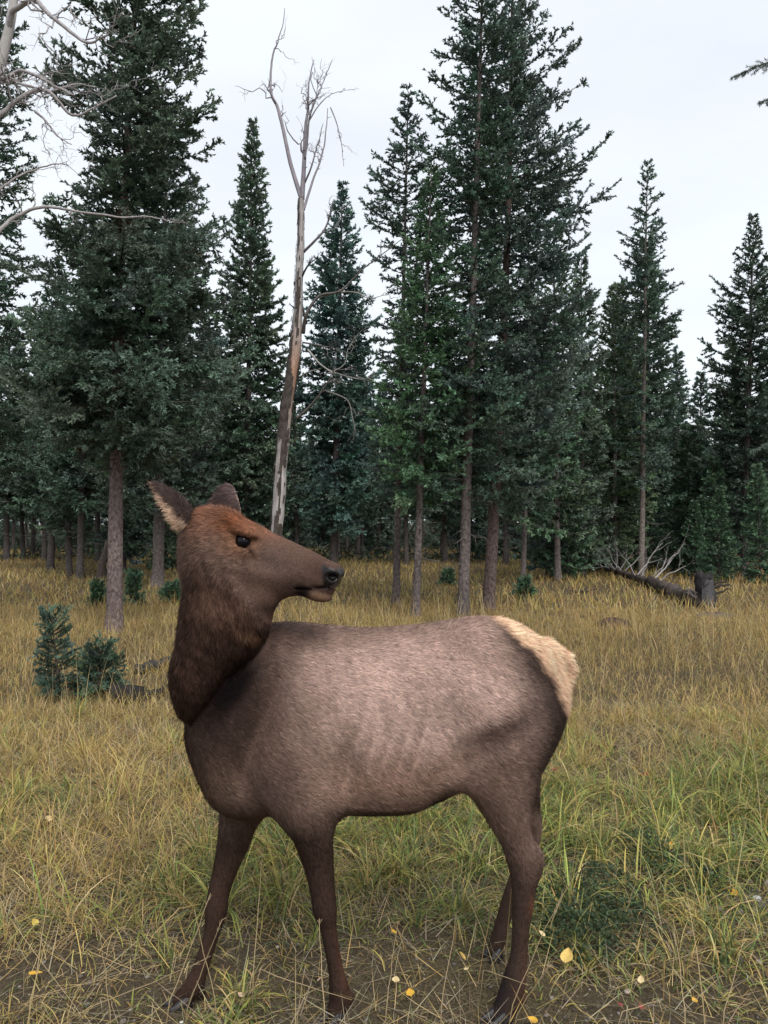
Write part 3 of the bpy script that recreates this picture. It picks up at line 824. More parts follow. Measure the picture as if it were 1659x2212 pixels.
def small_wood():
    rng = np.random.default_rng(73)
    def log(px0, px1, Y0, Y1, r, col, label, name='charred_log'):
        a, b = W(px0[0], px0[1], Y0), W(px1[0], px1[1], Y1)
        q = wander(a, b, 8, .03, rng); q[:, 2] = gz(q[:, 0], q[:, 1]) + r * .75
        org = np.array([q[0, 0], q[0, 1], float(gz(q[0, 0], q[0, 1]))])
        acc = Acc(); acc.tube(q, r * rng.uniform(.75, 1.15, 8), 10, col, .45, rng)
        o = acc.build(name, M_CHAR, None, False, org); o.location = org
        tag(o, label, 'log', 'burnt wood lying in the grass')
    log((296, 1462), (372, 1450), 8.4, 8.9, .060, (.040, .037, .036), 'grey burnt log behind the elk neck beside the sapling')
    log((240, 1512), (300, 1528), 7.15, 7.0, .085, (.026, .023, .022), 'thick broken charred log by the foot of the sapling')
    log((298, 1520), (352, 1510), 7.1, 7.3, .050, (.022, .021, .021), 'thin black charred log by the foot of the sapling')
    # leaning broken stub beside the tall trunk
    Y = 24.0; a, b = W(217, 1240, Y), W(232, 1168, Y); g = float(gz(a[0], Y)); a[2] = g - .1
    acc = Acc(); q = wander(a, b, 8, .03, rng); acc.tube(q, np.linspace(.17, .06, 8), 9, (.085, .068, .058), .4, rng)
    org = np.array([a[0], Y, g]); o = acc.build('broken_trunk', M_CHAR, None, False, org); o.location = org
    tag(o, 'leaning broken brown trunk stub behind the tall left spruce', 'stump')
    # twisted root sticking up in the meadow
    Y = 18.5; c = W(1258, 1296, Y); g = float(gz(c[0], Y)); org = np.array([c[0], Y, g]); acc = Acc()
    twig_tree(acc, rng, org, W(1268, 1272, Y), .035, .012, 7, 2, (.055, .045, .040), .9, .12, 4, .1)
    acc.tube(wander(org + [-.25, 0, .03], org + [.35, 0, .10], 7, .1, rng), np.linspace(.04, .012, 7), 6, (.055, .045, .04), .3, rng)
    o = acc.build('driftwood', M_CHAR, None, False, org); o.location = org
    tag(o, 'small twisted dead branch poking out of the golden grass', 'branch')
    # clod of turned earth
    for (px, py), w, h, lab, colr in (((1325, 1352), .30, .16, 'brown clod of turned earth in the golden grass', (.075, .048, .034)), ((1545, 1325), .38, .10, 'low grey mound of earth beside the charred stump', (.10, .085, .075))):
        Y = depth(py) ; c = W(px, py, Y); g = float(gz(c[0], Y)); org = np.array([c[0], Y, g])
        th = np.linspace(0, np.pi / 2, 9); ph = np.linspace(0, 2 * np.pi, 24, endpoint=False)
        T, Pp = np.meshgrid(th, ph, indexing='ij')
        r = 1 + .55 * (fbm(Pp * 2.2 + 5, T * 4, 3, 3) - .5) * np.sin(T * 1 + .6)
        v = np.stack([np.sin(T) * np.cos(Pp) * w * r, np.sin(T) * np.sin(Pp) * w * r, np.cos(T) * h * r - .03], -1).reshape(-1, 3)
        i = np.arange(8)[:, None] * 24; j = np.arange(24)[None, :]; jn = (j + 1) % 24
        acc = Acc(); acc.add(v, None, np.stack([i + j, i + 24 + j, i + 24 + jn, i + jn], -1).reshape(-1, 4), colr)
        o = acc.build('earth_mound', M_CHAR, None, False); o.location = org
        tag(o, lab, 'mound')
small_wood()

# ================================================================ small spruces and shrubs in the meadow
def sapling(px, py, hpx, wpx, label, seed, colour, nb=34, lean=0.0, low=.15, nm='spruce_sapling', cat='sapling', fine=1.0, Yf=None, dense=1.0):
    rng = np.random.default_rng(seed)
    Y = depth(py) if Yf is None else Yf
    m = Y / FPX; b = W(px, py, Y); g = float(gz(b[0], Y)); H = hpx * m; R = wpx * m
    t = empty(nm, (b[0], Y, g), label, cat, 'small spruces in the meadow')
    axis = lambda z: (lean * np.asarray(z, float), 0 * np.asarray(z, float))
    a = Acc(); zs = np.linspace(-.05, H, 7); a.tube(np.stack([axis(zs)[0], axis(zs)[1], zs], 1), np.linspace(.018, .004, 7), 6, (.10, .08, .07)); a.build('trunk', M_BARK, t, True)
    v, f, c = make_crown(rng, H, .06 * H, lambda z: R * np.clip(1.08 - z / H, 0.05, 1) ** .8, nb, axis, colour, spacing=.035 / dense, sub=.05, piece=.04 * fine, nn=6, nl=.017 * fine, nw=.011 * fine, low=low, top=1.0, curl=.15)
    mesh_obj('crown', v, f, M_NEEDLE, t, c)
sapling(130, 1515, 178, 62, 'upright blue-green spruce sapling in the golden grass', 81, (.080, .130, .095), 34, lean=-.10)
sapling(212, 1512, 100, 66, 'low bushy spruce sapling beside the charred log', 82, (.075, .122, .085), 40, lean=.05, low=.1)
for i, (x, y, h, w, lab) in enumerate(((290, 1312, 70, 22, 'small green spruce just behind the tall bare trunk'), (212, 1305, 42, 20, 'tiny green spruce in front of the leaning stub'), (376, 1300, 34, 34, 'low spreading spruce seedling behind the elk neck'),
                                       (1132, 1296, 38, 26, 'seedling spruce hugging the foot of a thin trunk'), (968, 1268, 26, 18, 'seedling spruce in the grass between the trunks'))):
    sapling(x, y, h, w, lab, 90 + i, GREEN, 26, fine=2.2)
# ================================================================ the elk
def z2(zx, zy, Y):            # measured on an enlargement of the body
    return W(345.6 + zx * 0.573, 1296.2 + zy * 0.573, Y)

def chain_field(P, R, X, Y, Z, sy=1.0):
    d = None
    for i in range(len(P) - 1):
        a, b = P[i], P[i + 1]
        ba = b - a
        L2 = max(float(ba @ ba), 1e-9)
        px, py, pz = X - a[0], Y - a[1], Z - a[2]
        t = np.clip((px * ba[0] + py * ba[1] + pz * ba[2]) / L2, 0, 1)
        dx, dy, dz = px - ba[0] * t, (py - ba[1] * t) / sy, pz - ba[2] * t
        s = np.sqrt(dx * dx + dy * dy + dz * dz) - (R[i] + (R[i + 1] - R[i]) * t)
        d = s if d is None else np.minimum(d, s)
    return d

def ellip_field(c, r, X, Y, Z, rot=0.0):
    """ellipsoid turned by rot in the X-Z plane"""
    dx, dy, dz = X - c[0], Y - c[1], Z - c[2]
    co, si = math.cos(rot), math.sin(rot)
    ex, ez = dx * co + dz * si, -dx * si + dz * co
    q = np.sqrt((ex / r[0]) ** 2 + (dy / r[1]) ** 2 + (ez / r[2]) ** 2)
    return (q - 1) * min(r)

def smin(a, b, k):
    h = np.maximum(k - np.abs(a - b), 0) / k
    return np.minimum(a, b) - h * h * k * 0.25

def smax(a, b, k):
    return -smin(-a, -b, k)

BODY_Y = 2.76
# trunk of the body: x, back line, belly line (frame units at the middle plane), half width in metres
TORSO = np.array([
    (404, 1540, 1615, .035), (415, 1500, 1648, .075), (435, 1452, 1690, .115), (470, 1400, 1728, .150), (520, 1364, 1752, .178),
    (570, 1349, 1762, .192), (640, 1345, 1764, .205), (720, 1353, 1761, .222), (800, 1358, 1761, .236),
    (880, 1353, 1757, .240), (930, 1347, 1738, .240), (970, 1342, 1708, .236), (1010, 1339, 1672, .230),
    (1060, 1342, 1648, .220), (1110, 1361, 1650, .205), (1150, 1386, 1650, .185), (1185, 1412, 1615, .150),
    (1208, 1440, 1570, .105), (1220, 1470, 1530, .05)], float)
_tx = (TORSO[:, 0] - CX) / FPX * BODY_Y
_tt = CAMH + (HY - TORSO[:, 1]) / FPX * BODY_Y
_tb = CAMH + (HY - (TORSO[:, 2] - 10 * (TORSO[:, 0] < 960))) / FPX * BODY_Y
_ts = spline(np.stack([_tx, _tt, _tb, TORSO[:, 3]], 1), 160)
_o = np.argsort(_ts[:, 0]); _ts = _ts[_o]

def torso_field(X, Y, Z):
    x = np.clip(X, _ts[0, 0], _ts[-1, 0])
    t = np.interp(x, _ts[:, 0], _ts[:, 1]); b = np.interp(x, _ts[:, 0], _ts[:, 2]); w = np.interp(x, _ts[:, 0], _ts[:, 3])
    zc, hz = (t + b) / 2, (t - b) / 2
    v = (Z - zc) / hz
    w = w * (1 - 0.20 * np.clip(v, -0.2, 1.0))
    p = 2.2
    q = (np.abs(v) ** p + np.abs((Y - BODY_Y) / w) ** p) ** (1 / p)
    d = (q - 1) * np.minimum(hz, w)
    dx = X - x
    return np.where(dx == 0, d, np.sqrt(np.maximum(d, 0) ** 2 + dx * dx))

def limb(rows, n=64):
    """rows of (zoom x, zoom y, half width, depth) -> joints and radii"""
    p = [np.append(z2(a, b, Y), h * 0.573 / FPX * Y) for a, b, h, Y in rows]
    s = spline(np.array(p), n)
    return s[:, :3], np.maximum(s[:, 3], 0.012)

LEGS = {
 'near_front': limb([(540, 560, 110, 2.655), (545, 690, 108, 2.63), (554, 790, 98, 2.625), (575, 880, 75, 2.63), (598, 1000, 56, 2.625), (612, 1090, 47, 2.62),
                     (621, 1165, 45, 2.62), (634, 1235, 32, 2.62), (651, 1330, 28, 2.62), (664, 1400, 29, 2.62), (674, 1460, 37, 2.62),
                     (676, 1500, 38, 2.62), (664, 1545, 34, 2.615), (655, 1570, 30, 2.61)]),
 'far_front': limb([(380, 640, 95, 2.82), (330, 740, 84, 2.85), (298, 820, 72, 2.85), (278, 910, 60, 2.84), (248, 1010, 46, 2.82), (222, 1100, 40, 2.80),
                    (212, 1170, 41, 2.79), (196, 1250, 30, 2.78), (172, 1330, 28, 2.77), (149, 1400, 30, 2.76), (128, 1450, 37, 2.75),
                    (95, 1490, 34, 2.745), (78, 1508, 30, 2.74)]),
 'near_hind': limb([(1300, 480, 150, 2.70), (1290, 600, 138, 2.69), (1292, 690, 122, 2.68), (1306, 770, 94, 2.67), (1326, 850, 70, 2.665), (1346, 910, 60, 2.66),
                    (1369, 965, 65, 2.66), (1376, 1020, 57, 2.66), (1372, 1080, 46, 2.66), (1367, 1160, 39, 2.66), (1359, 1250, 32, 2.66),
                    (1353, 1340, 32, 2.66), (1341, 1410, 41, 2.66), (1324, 1480, 45, 2.66), (1300, 1540, 42, 2.655), (1280, 1572, 36, 2.65)]),
 'far_hind': limb([(1320, 520, 120, 2.86), (1335, 660, 95, 2.88), (1362, 760, 66, 2.92), (1396, 850, 42, 2.95), (1388, 920, 38, 2.96), (1352, 1040, 33, 2.96),
                   (1318, 1130, 29, 2.96), (1296, 1200, 27, 2.96), (1280, 1260, 28, 2.96), (1266, 1305, 28, 2.96), (1258, 1322, 24, 2.96)]),
}
NECK = [(525, 1455, 2.80, .150), (503, 1425, 2.765, .132), (492, 1385, 2.70, .118), (482, 1335, 2.645, .127), (478, 1270, 2.645, .120), (473, 1205, 2.655, .108), (473, 1165, 2.66, .092)]
BAG = [(470, 1345, 2.625, .112), (437, 1412, 2.61, .088), (419, 1462, 2.615, .077), (409, 1506, 2.63, .052), (405, 1535, 2.65, .030)]
def pxchain(rows, n):
    s = spline(np.array([np.append(W(a, b, Y), r) for a, b, Y, r in rows]), n)
    return s[:, :3], s[:, 3]
NECK_P, NECK_R = pxchain(NECK, 14)
BAG_P, BAG_R = pxchain(BAG, 12)

# head frame: u along the face, v up, w away from the viewer; measured on an enlargement of the head
H_TH = math.radians(13)
H_S = 0.2865 / FPX * 2.72
H_SI = 0.300; H_CO = math.sqrt(1 - H_SI ** 2)
H_E = np.array([math.cos(H_TH) * H_CO, -math.sin(H_TH) * H_CO, -H_SI])
H_N = np.array([math.cos(H_TH) * H_SI, -math.sin(H_TH) * H_SI, H_CO])
H_B = np.array([math.sin(H_TH), math.cos(H_TH), 0.0])
H_O = W(417, 1137, 2.665)
HEAD = np.array([
    (-50, 40, -170, 50), (-10, 100, -270, 120), (60, 150, -390, 185), (160, 166, -462, 222), (320, 167, -478, 236), (470, 164, -468, 205), (600, 143, -425, 172),
    (750, 130, -345, 144), (880, 116, -250, 122), (960, 106, -222, 112), (1040, 92, -214, 108), (1110, 72, -186, 103), (1150, 50, -150, 94), (1176, 18, -110, 72), (1192, -20, -62, 30)], float)
_hs = spline(HEAD, 140)

def to_head(X, Y, Z):
    dx, dy, dz = X - H_O[0], Y - H_O[1], Z - H_O[2]
    return ((dx * H_E[0] + dy * H_E[1] + dz * H_E[2]) / H_S, (dx * H_N[0] + dy * H_N[1] + dz * H_N[2]) / H_S, (dx * H_B[0] + dy * H_B[1] + dz * H_B[2]) / H_S)

def from_head(u, v, w):
    return H_O + H_S * (u * H_E + v * H_N + w * H_B)

def blob(u, v, w, c, r):
    q = np.sqrt(((u - c[0]) / r[0]) ** 2 + ((v - c[1]) / r[1]) ** 2 + ((np.abs(w) - c[2]) / r[2]) ** 2)
    return (q - 1) * min(r) * H_S

def head_uvw(u, v, w):
    uc = np.clip(u, _hs[0, 0], _hs[-1, 0])
    t = np.interp(uc, _hs[:, 0], _hs[:, 1]); b = np.interp(uc, _hs[:, 0], _hs[:, 2]); hw = np.interp(uc, _hs[:, 0], _hs[:, 3])
    vc, hv = (t + b) / 2, (t - b) / 2
    q = (v - vc) / hv
    hw = hw * (1 - 0.26 * np.clip(-q, 0, 1) - 0.10 * np.clip(q, 0, 1))
    p = 2.25
    d = ((np.abs(q) ** p + np.abs(w / hw) ** p) ** (1 / p) - 1) * np.minimum(hv, hw)
    du = u - uc
    d = np.where(du == 0, d, np.sqrt(np.maximum(d, 0) ** 2 + du * du)) * H_S
    d = smin(d, blob(u, v, w, (462, 106, 142), (100, 34, 58)), 0.016)       # brow
    d = smin(d, blob(u, v, w, (460, -52, 146), (170, 46, 55)), 0.018)      # cheek bone
    d = smin(d, blob(u, v, w, (380, -230, 120), (190, 170, 95)), 0.02)     # jaw muscle
    d = smin(d, blob(u, v, w, (1110, 5, 62), (85, 70, 48)), 0.012)        # wing of the nostril
    d = smin(d, blob(u, v, w, (1062, -168, 20), (108, 50, 68)), 0.010)     # chin
    d = smin(d, blob(u, v, w, (470, -22, 168), (62, 16, 26)), 0.008)       # lower lid
    d = smax(d, -blob(u, v, w, (700, -60, 215), (170, 60, 70)), 0.03)      # hollow of the cheek
    vm = -90 + (u - 1163) * (82 / 268.0) - 10 * np.sin(np.clip((u - 895) / 268.0, 0, 1) * np.pi * 2)
    slit = np.maximum(np.abs(v - vm) - 7, np.maximum(905 - u, -1e9)) * H_S
    d = smax(d, -np.maximum(slit, -(d + 0.011)), 0.003)                    # mouth
    d = smax(d, -blob(u, v, w, (975, -178, 112), (46, 36, 44)), 0.006)     # corner of the mouth
    d = smax(d, -blob(u, v, w, (1158, -8, 84), (36, 26, 36)), 0.005)       # nostril
    return d

def head_field(X, Y, Z):
    return head_uvw(*to_head(X, Y, Z))

def on_head(u, v):
    """near-side surface point of the head at (u, v)"""
    ws = np.linspace(-320, 0, 640)
    d = head_uvw(np.full_like(ws, u), np.full_like(ws, v), ws)
    return ws[np.argmax(d < 0)]

EYE_U, EYE_V = 468.0, 36.0
EYE_W = on_head(EYE_U, EYE_V)
EYE_R = 0.0235
EYE_C = {s: from_head(EYE_U, EYE_V, s * (abs(EYE_W) - 28)) for s in (-1, 1)}

def box_of(P, R, m=0.13):
    return (P - np.max(R) - m).min(0), (P + np.max(R) + m).max(0)

def elk_surface(h):
    lo, hi = np.array([-0.84, 2.36, -0.10]), np.array([0.74, 3.09, 1.72])
    ax = [np.arange(lo[k], hi[k], h) for k in range(3)]
    XX, YY, ZZ = ax[0][:, None, None].astype(np.float32), ax[1][None, :, None].astype(np.float32), ax[2][None, None, :].astype(np.float32)
    shape = tuple(len(a) for a in ax)
    def sl(b0, b1):
        out = []
        for k in range(3):
            i0 = max(int((b0[k] - lo[k]) / h), 0); i1 = min(int((b1[k] - lo[k]) / h) + 2, shape[k])
            out.append(slice(i0, i1))
        return tuple(out)
    D = np.full(shape, 1.0, np.float32)
    def put(A, fn, b0, b1, k, sub=False):
        s = sl(b0, b1)
        d = fn(XX[s[0]], YY[:, s[1]], ZZ[:, :, s[2]]).astype(np.float32)
        A[s] = smax(A[s], -d, k) if sub else smin(A[s], d, k)
    s0 = np.array([_ts[0, 0] - .15, BODY_Y - .42, _ts[:, 2].min() - .15]); s1 = np.array([_ts[-1, 0] + .15, BODY_Y + .42, _ts[:, 1].max() + .15])
    put(D, torso_field, s0, s1, 0.001)
    def ell(x, y, Y, r, k, rot=0.0, sub=False):
        c = W(x, y, Y); m = max(r) + .12
        put(D, lambda a, b, e: ellip_field(c, r, a, b, e, rot), c - m, c + m, k, sub)
    for s in (-1, 1):
        ell(612, 1590, BODY_Y + s * .150, (.095, .078, .21), 0.05, -0.28)       # shoulder
        ell(585, 1470, BODY_Y + s * .105, (.060, .060, .13), 0.06, -0.35)       # shoulder blade
        ell(500, 1650, BODY_Y + s * .095, (.060, .055, .075), 0.05)             # point of the shoulder
        ell(548, 1590, BODY_Y + s * .245, (.022, .045, .14), 0.06, -0.40, True) # in front of the shoulder
        ell(1078, 1515, BODY_Y + s * .135, (.150, .105, .22), 0.06, 0.30)       # haunch
        ell(1090, 1400, BODY_Y + s * .10, (.13, .09, .07), 0.08, -0.3)          # hip
        ell(962, 1570, BODY_Y + s * .290, (.060, .07, .16), 0.09, 0.45, True)   # hollow of the flank
        ell(1030, 1640, BODY_Y + s * .275, (.085, .06, .030), 0.06, 0.62, True) # fold above the stifle
        ell(712, 1570, BODY_Y + s * .282, (.036, .05, .20), 0.07, -0.14, True)  # behind the shoulder
        for i in range(5):
            ell(775 + i * 34, 1590 + i * 4, BODY_Y + s * .272, (.010, .035, .12), 0.05, -0.30, True)   # faint ribs
    ell(730, 1690, 2.53, (.020, .03, .06), 0.06, -0.15, True)                   # fold behind the elbow
    ell(520, 1690, BODY_Y - .02, (.11, .12, .10), 0.06)                         # brisket
    ell(1010, 1655, BODY_Y - .13, (.07, .05, .09), 0.05, 0.6)                   # fold of the flank
    for nm, (P, R) in LEGS.items():
        b0, b1 = box_of(P, R)
        put(D, lambda a, b, e: chain_field(P, R, a, b, e), b0, b1, 0.075 if 'front' in nm else 0.055)
    tail_p = np.array([W(1178, 1412, BODY_Y), W(1212, 1424, BODY_Y), W(1226, 1440, BODY_Y), W(1216, 1492, BODY_Y)])
    tail_r = np.array([.05, .034, .024, .014])
    put(D, lambda a, b, e: chain_field(tail_p, tail_r, a, b, e), *box_of(tail_p, tail_r), 0.03)
    for c, r in ((z2(718, 1500, 2.62), .014), (z2(1368, 1500, 2.655), .013), (z2(160, 1482, 2.75), .013)):   # dew claws
        put(D, lambda a, b, e: ellip_field(c, (r, r, r * 1.5), a, b, e), c - .1, c + .1, 0.012)
    cth = z2(1420, 985, 2.66)
    put(D, lambda a, b, e: ellip_field(cth, (.018, .02, .03), a, b, e), cth - .12, cth + .12, 0.03)          # point of the hock
    # neck and head
    D2 = np.full(shape, 1.0, np.float32)
    put(D2, lambda a, b, e: chain_field(NECK_P, NECK_R, a, b, e, 1.0), *box_of(NECK_P, NECK_R), 0.001)
    put(D2, lambda a, b, e: chain_field(BAG_P, BAG_R, a, b, e, 0.95), *box_of(BAG_P, BAG_R), 0.05)
    thr = np.array([W(560, 1300, 2.60), W(552, 1330, 2.615), W(530, 1372, 2.64)]); thr_r = np.array([.050, .055, .050])
    put(D2, lambda a, b, e: chain_field(thr, thr_r, a, b, e), *box_of(thr, thr_r), 0.05)
    hc = from_head(500, -150, 0)
    put(D2, head_field, hc - .46, hc + .46, 0.035)
    for s in (-1, 1):
        put(D2, lambda a, b, e: ellip_field(EYE_C[s], (EYE_R + .0015,) * 3, a, b, e), EYE_C[s] - .1, EYE_C[s] + .1, 0.006, True)
    D = smin(D, D2, 0.022)
    return surface_nets(D, lo, h)

def surface_nets(D, lo, h):
    """naive surface nets on a signed field"""
    S = D < 0
    nx, ny, nz = D.shape
    cnt = np.zeros((nx - 1, ny - 1, nz - 1), np.int8)
    for a in (0, 1):
        for b in (0, 1):
            for c in (0, 1):
                cnt += S[a:nx - 1 + a, b:ny - 1 + b, c:nz - 1 + c]
    act = np.argwhere((cnt > 0) & (cnt < 8))
    idx = np.full(cnt.shape, -1, np.int32)
    idx[act[:, 0], act[:, 1], act[:, 2]] = np.arange(len(act))
    pos = np.zeros((len(act), 3)); num = np.zeros(len(act))
    corners = [(a, b, c) for a in (0, 1) for b in (0, 1) for c in (0, 1)]
    for i in range(8):
        for j in range(i + 1, 8):
            ca, cb = np.array(corners[i]), np.array(corners[j])
            if np.abs(ca - cb).sum() != 1:
                continue
            da = D[act[:, 0] + ca[0], act[:, 1] + ca[1], act[:, 2] + ca[2]]
            db = D[act[:, 0] + cb[0], act[:, 1] + cb[1], act[:, 2] + cb[2]]
            m = (da < 0) != (db < 0)
            t = np.where(m, da / np.where(m, da - db, 1), 0)
            pos[m] += (ca + t[:, None] * (cb - ca))[m]
            num += m
    v = lo + h * (act + pos / num[:, None])
    quads = []
    for axis in range(3):
        sa = [slice(None)] * 3; sb = [slice(None)] * 3
        sa[axis] = slice(0, -1); sb[axis] = slice(1, None)
        A, B = S[tuple(sa)], S[tuple(sb)]
        e = np.argwhere(A != B)
        o1, o2 = [(1, 2), (2, 0), (0, 1)][axis]
        ok = (e[:, o1] > 0) & (e[:, o2] > 0) & (e[:, o1] < D.shape[o1] - 1) & (e[:, o2] < D.shape[o2] - 1)
        e = e[ok]
        flip = B[e[:, 0], e[:, 1], e[:, 2]]
        def cell(d1, d2):
            c = e.copy(); c[:, o1] -= d1; c[:, o2] -= d2
            return idx[c[:, 0], c[:, 1], c[:, 2]]
        q = np.stack([cell(1, 1), cell(0, 1), cell(0, 0), cell(1, 0)], 1)
        q[flip] = q[flip][:, ::-1]
        quads.append(q)
    return v, np.vstack(quads)

def vert_normals(v, f):
    n = np.zeros_like(v)
    for a in ((0, 1, 2), (0, 2, 3)) if f.shape[1] == 4 else ((0, 1, 2),):
        fn = np.cross(v[f[:, a[1]]] - v[f[:, a[0]]], v[f[:, a[2]]] - v[f[:, a[0]]])
        for k in a:
            np.add.at(n, f[:, k], fn)
    return norm(n)

def frame_xy(v):
    return v[:, 0] / v[:, 1] * FPX + CX, HY - (v[:, 2] - CAMH) / v[:, 1] * FPX

def splat(col, x, y, cx, cy, rx, ry, ang, c, s=1.0, sharp=1.0, mask=None):
    co, si = math.cos(math.radians(ang)), math.sin(math.radians(ang))
    dx, dy = x - cx, y - cy
    a, b = (dx * co + dy * si) / rx, (-dx * si + dy * co) / ry
    w = s * np.exp(-((a * a + b * b) ** sharp))
    if mask is not None: w = w * mask
    col += (np.array(c) - col) * w[:, None]

def polydist(x, y, pts):
    """distance from a polyline and the side (positive = to the right of its direction, in frame sense)"""
    best = np.full(x.shape, 1e9); side = np.zeros(x.shape)
    for (ax, ay), (bx, by) in zip(pts[:-1], pts[1:]):
        ex, ey = bx - ax, by - ay
        t = np.clip(((x - ax) * ex + (y - ay) * ey) / (ex * ex + ey * ey), 0, 1)
        dx, dy = x - ax - ex * t, y - ay - ey * t
        d = np.hypot(dx, dy)
        m = d < best
        best = np.where(m, d, best)
        side = np.where(m, np.sign(ex * (y - ay) - ey * (x - ax)), side)
    return best, side

def coat_colour(v, n):
    x, y = frame_xy(v)
    X, Y, Z = v[:, 0], v[:, 1], v[:, 2]
    dh = head_field(X, Y, Z)
    dn = np.minimum(chain_field(NECK_P, NECK_R, X, Y, Z), chain_field(BAG_P, BAG_R, X, Y, Z))
    dt = torso_field(X, Y, Z)
    dl = np.full(len(v), 9.0); 
    for P, R in LEGS.values():
        dl = np.minimum(dl, chain_field(P[20::2], R[20::2], X, Y, Z))
    head = smooth01((np.minimum(dn, dt) - dh) / 0.05 + 0.45)
    neck = (1 - head) * smooth01((dt - dn) / 0.06 + 0.5)
    body = (1 - head) * (1 - neck)
    c = np.empty((len(v), 3)); c[:] = (.330, .240, .200)
    # trunk
    splat(c, x, y, 860, 1500, 330, 130, 0, (.560, .425, .375), 1.0, 1.2)
    splat(c, x, y, 1030, 1500, 90, 80, 0, (.600, .458, .405), .7)  # highlight on the haunch, put into the coat colour
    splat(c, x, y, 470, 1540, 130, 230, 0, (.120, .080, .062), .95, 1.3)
    splat(c, x, y, 590, 1560, 120, 170, 0, (.230, .165, .138), .55)
    splat(c, x, y, 560, 1640, 110, 130, 0, (.180, .126, .102), .7)
    splat(c, x, y, 605, 1700, 60, 55, 0, (.100, .074, .068), .7)
    splat(c, x, y, 590, 1372, 200, 30, 1, (.120, .082, .066), .8)
    splat(c, x, y, 800, 1362, 160, 12, 1, (.230, .165, .140), .7)
    splat(c, x, y, 900, 1345, 190, 10, -3, (.215, .155, .130), .6)
    splat(c, x, y, 850, 1690, 170, 50, -6, (.400, .272, .215), .8)
    splat(c, x, y, 905, 1560, 60, 70, 20, (.330, .250, .220), .5)
    splat(c, x, y, 455, 1680, 60, 70, 0, (.195, .140, .108), .8)
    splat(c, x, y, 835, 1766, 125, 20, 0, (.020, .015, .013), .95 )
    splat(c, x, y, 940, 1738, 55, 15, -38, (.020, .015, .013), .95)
    splat(c, x, y, 1095, 1575, 95, 30, -38, (.110, .078, .066), .8, mask=body)  # shade of the flank crease painted into the coat
    splat(c, x, y, 1015, 1630, 30, 16, -30, (.130, .085, .066), .6, mask=body)  # painted shade at the lower end of that crease
    splat(c, x, y, 1075, 1710, 75, 80, 0, (.185, .130, .105), .75)
    # dark edge of the rump and the pale patch behind it
    edge = [(1040, 1320), (1072, 1348), (1110, 1372), (1150, 1412), (1182, 1456), (1204, 1496), (1222, 1535), (1240, 1560)]
    d, side = polydist(x, y, edge)
    sd = d * side
    sd = sd + 14 * (fbm(x * .05, y * .05, 3, 2) - .5)
    rump = smooth01((-sd + 7) / 15.0) * smooth01((1560 - y) / 12) * smooth01((x - 1030) / 20) * body
    dark = np.exp(-(np.maximum(sd, 0) / lerp(24, 92, smooth01((x - 1060) / 120))) ** 1.35) * smooth01((x - 1040) / 60) * (sd > -6) * body
    c += (np.array((.030, .022, .019)) - c) * (0.94 * dark)[:, None]
    d2, s2 = polydist(x, y, [(1222, 1535), (1205, 1590), (1180, 1660), (1165, 1730)])
    c += (np.array((.040, .028, .024)) - c) * (0.92 * np.exp(-(d2 / 34) ** 2) * (y > 1500) * body)[:, None]
    c += (np.array((.93, .645, .45)) - c) * rump[:, None]
    # legs
    lg = (y > 1730) & (x < 790)
    c += (np.array((.052, .034, .027)) - c) * (smooth01((y - 1715) / 120) * (x < 790))[:, None]
    splat(c, x, y, 540, 1830, 16, 70, 18, (.135, .090, .070), .7, mask=1.0 * (x < 600))
    splat(c, x, y, 690, 2100, 26, 120, -10, (.030, .022, .020), .6)
    hl = smooth01((y - 1740) / 190) * (x > 900)
    c += (np.array((.054, .037, .030)) - c) * (0.95 * hl)[:, None]
    splat(c, x, y, 1125, 1830, 38, 60, 0, (.120, .082, .066), .75)
    splat(c, x, y, 1140, 1885, 26, 30, 0, (.150, .105, .088), .7)
    splat(c, x, y, 1150, 1960, 8, 24, 0, (.190, .085, .052), .7)
    splat(c, x, y, 1138, 2110, 12, 80, 5, (.120, .065, .042), .6)
    splat(c, x, y, 1080, 2150, 25, 70, 15, (.022, .022, .026), .7)
    splat(c, x, y, 740, 2075, 9, 60, -8, (.110, .056, .036), .7)
    # neck
    nk = np.empty_like(c); nk[:] = (.070, .044, .034)
    splat(nk, x, y, 440, 1330, 50, 80, 0, (.082, .052, .040), .8)
    splat(nk, x, y, 480, 1310, 60, 40, 0, (.135, .082, .060), .6)
    
    splat(nk, x, y, 400, 1470, 30, 70, 10, (.064, .038, .030), .8)
    splat(nk, x, y, 535, 1367, 34, 9, 25, (.260, .160, .100), .8)
    c = c * (1 - neck)[:, None] + nk * neck[:, None]
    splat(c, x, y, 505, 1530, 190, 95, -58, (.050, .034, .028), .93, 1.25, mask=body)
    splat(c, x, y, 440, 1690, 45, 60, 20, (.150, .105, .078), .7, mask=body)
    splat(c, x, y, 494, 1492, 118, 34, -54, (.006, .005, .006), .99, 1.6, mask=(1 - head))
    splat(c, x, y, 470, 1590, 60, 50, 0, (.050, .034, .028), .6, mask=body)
    # head
    u, vv, w = to_head(X, Y, Z)
    u0 = u; u = u - 0.225 * np.abs(w)
    hd = np.empty_like(c); hd[:] = (.118, .078, .062)
    splat(hd, u, vv, 430, -150, 260, 190, 0, (.130, .090, .073), .8)
    splat(hd, u, vv, 700, -40, 240, 90, -8, (.134, .098, .086), .8)
    splat(hd, u, vv, 250, 150, 260, 85, 0, (.250, .090, .036), .95, 1.3)
    splat(hd, u, vv, 330, 120, 200, 16, -12, (.060, .028, .018), .5)
    splat(hd, u, vv, 500, 165, 160, 40, -8, (.255, .125, .080), .8)
    splat(hd, u, vv, 120, 60, 120, 110, 0, (.185, .085, .046), .7)
    splat(hd, u, vv, 425, 34, 120, 80, 0, (.270, .145, .085), .85)
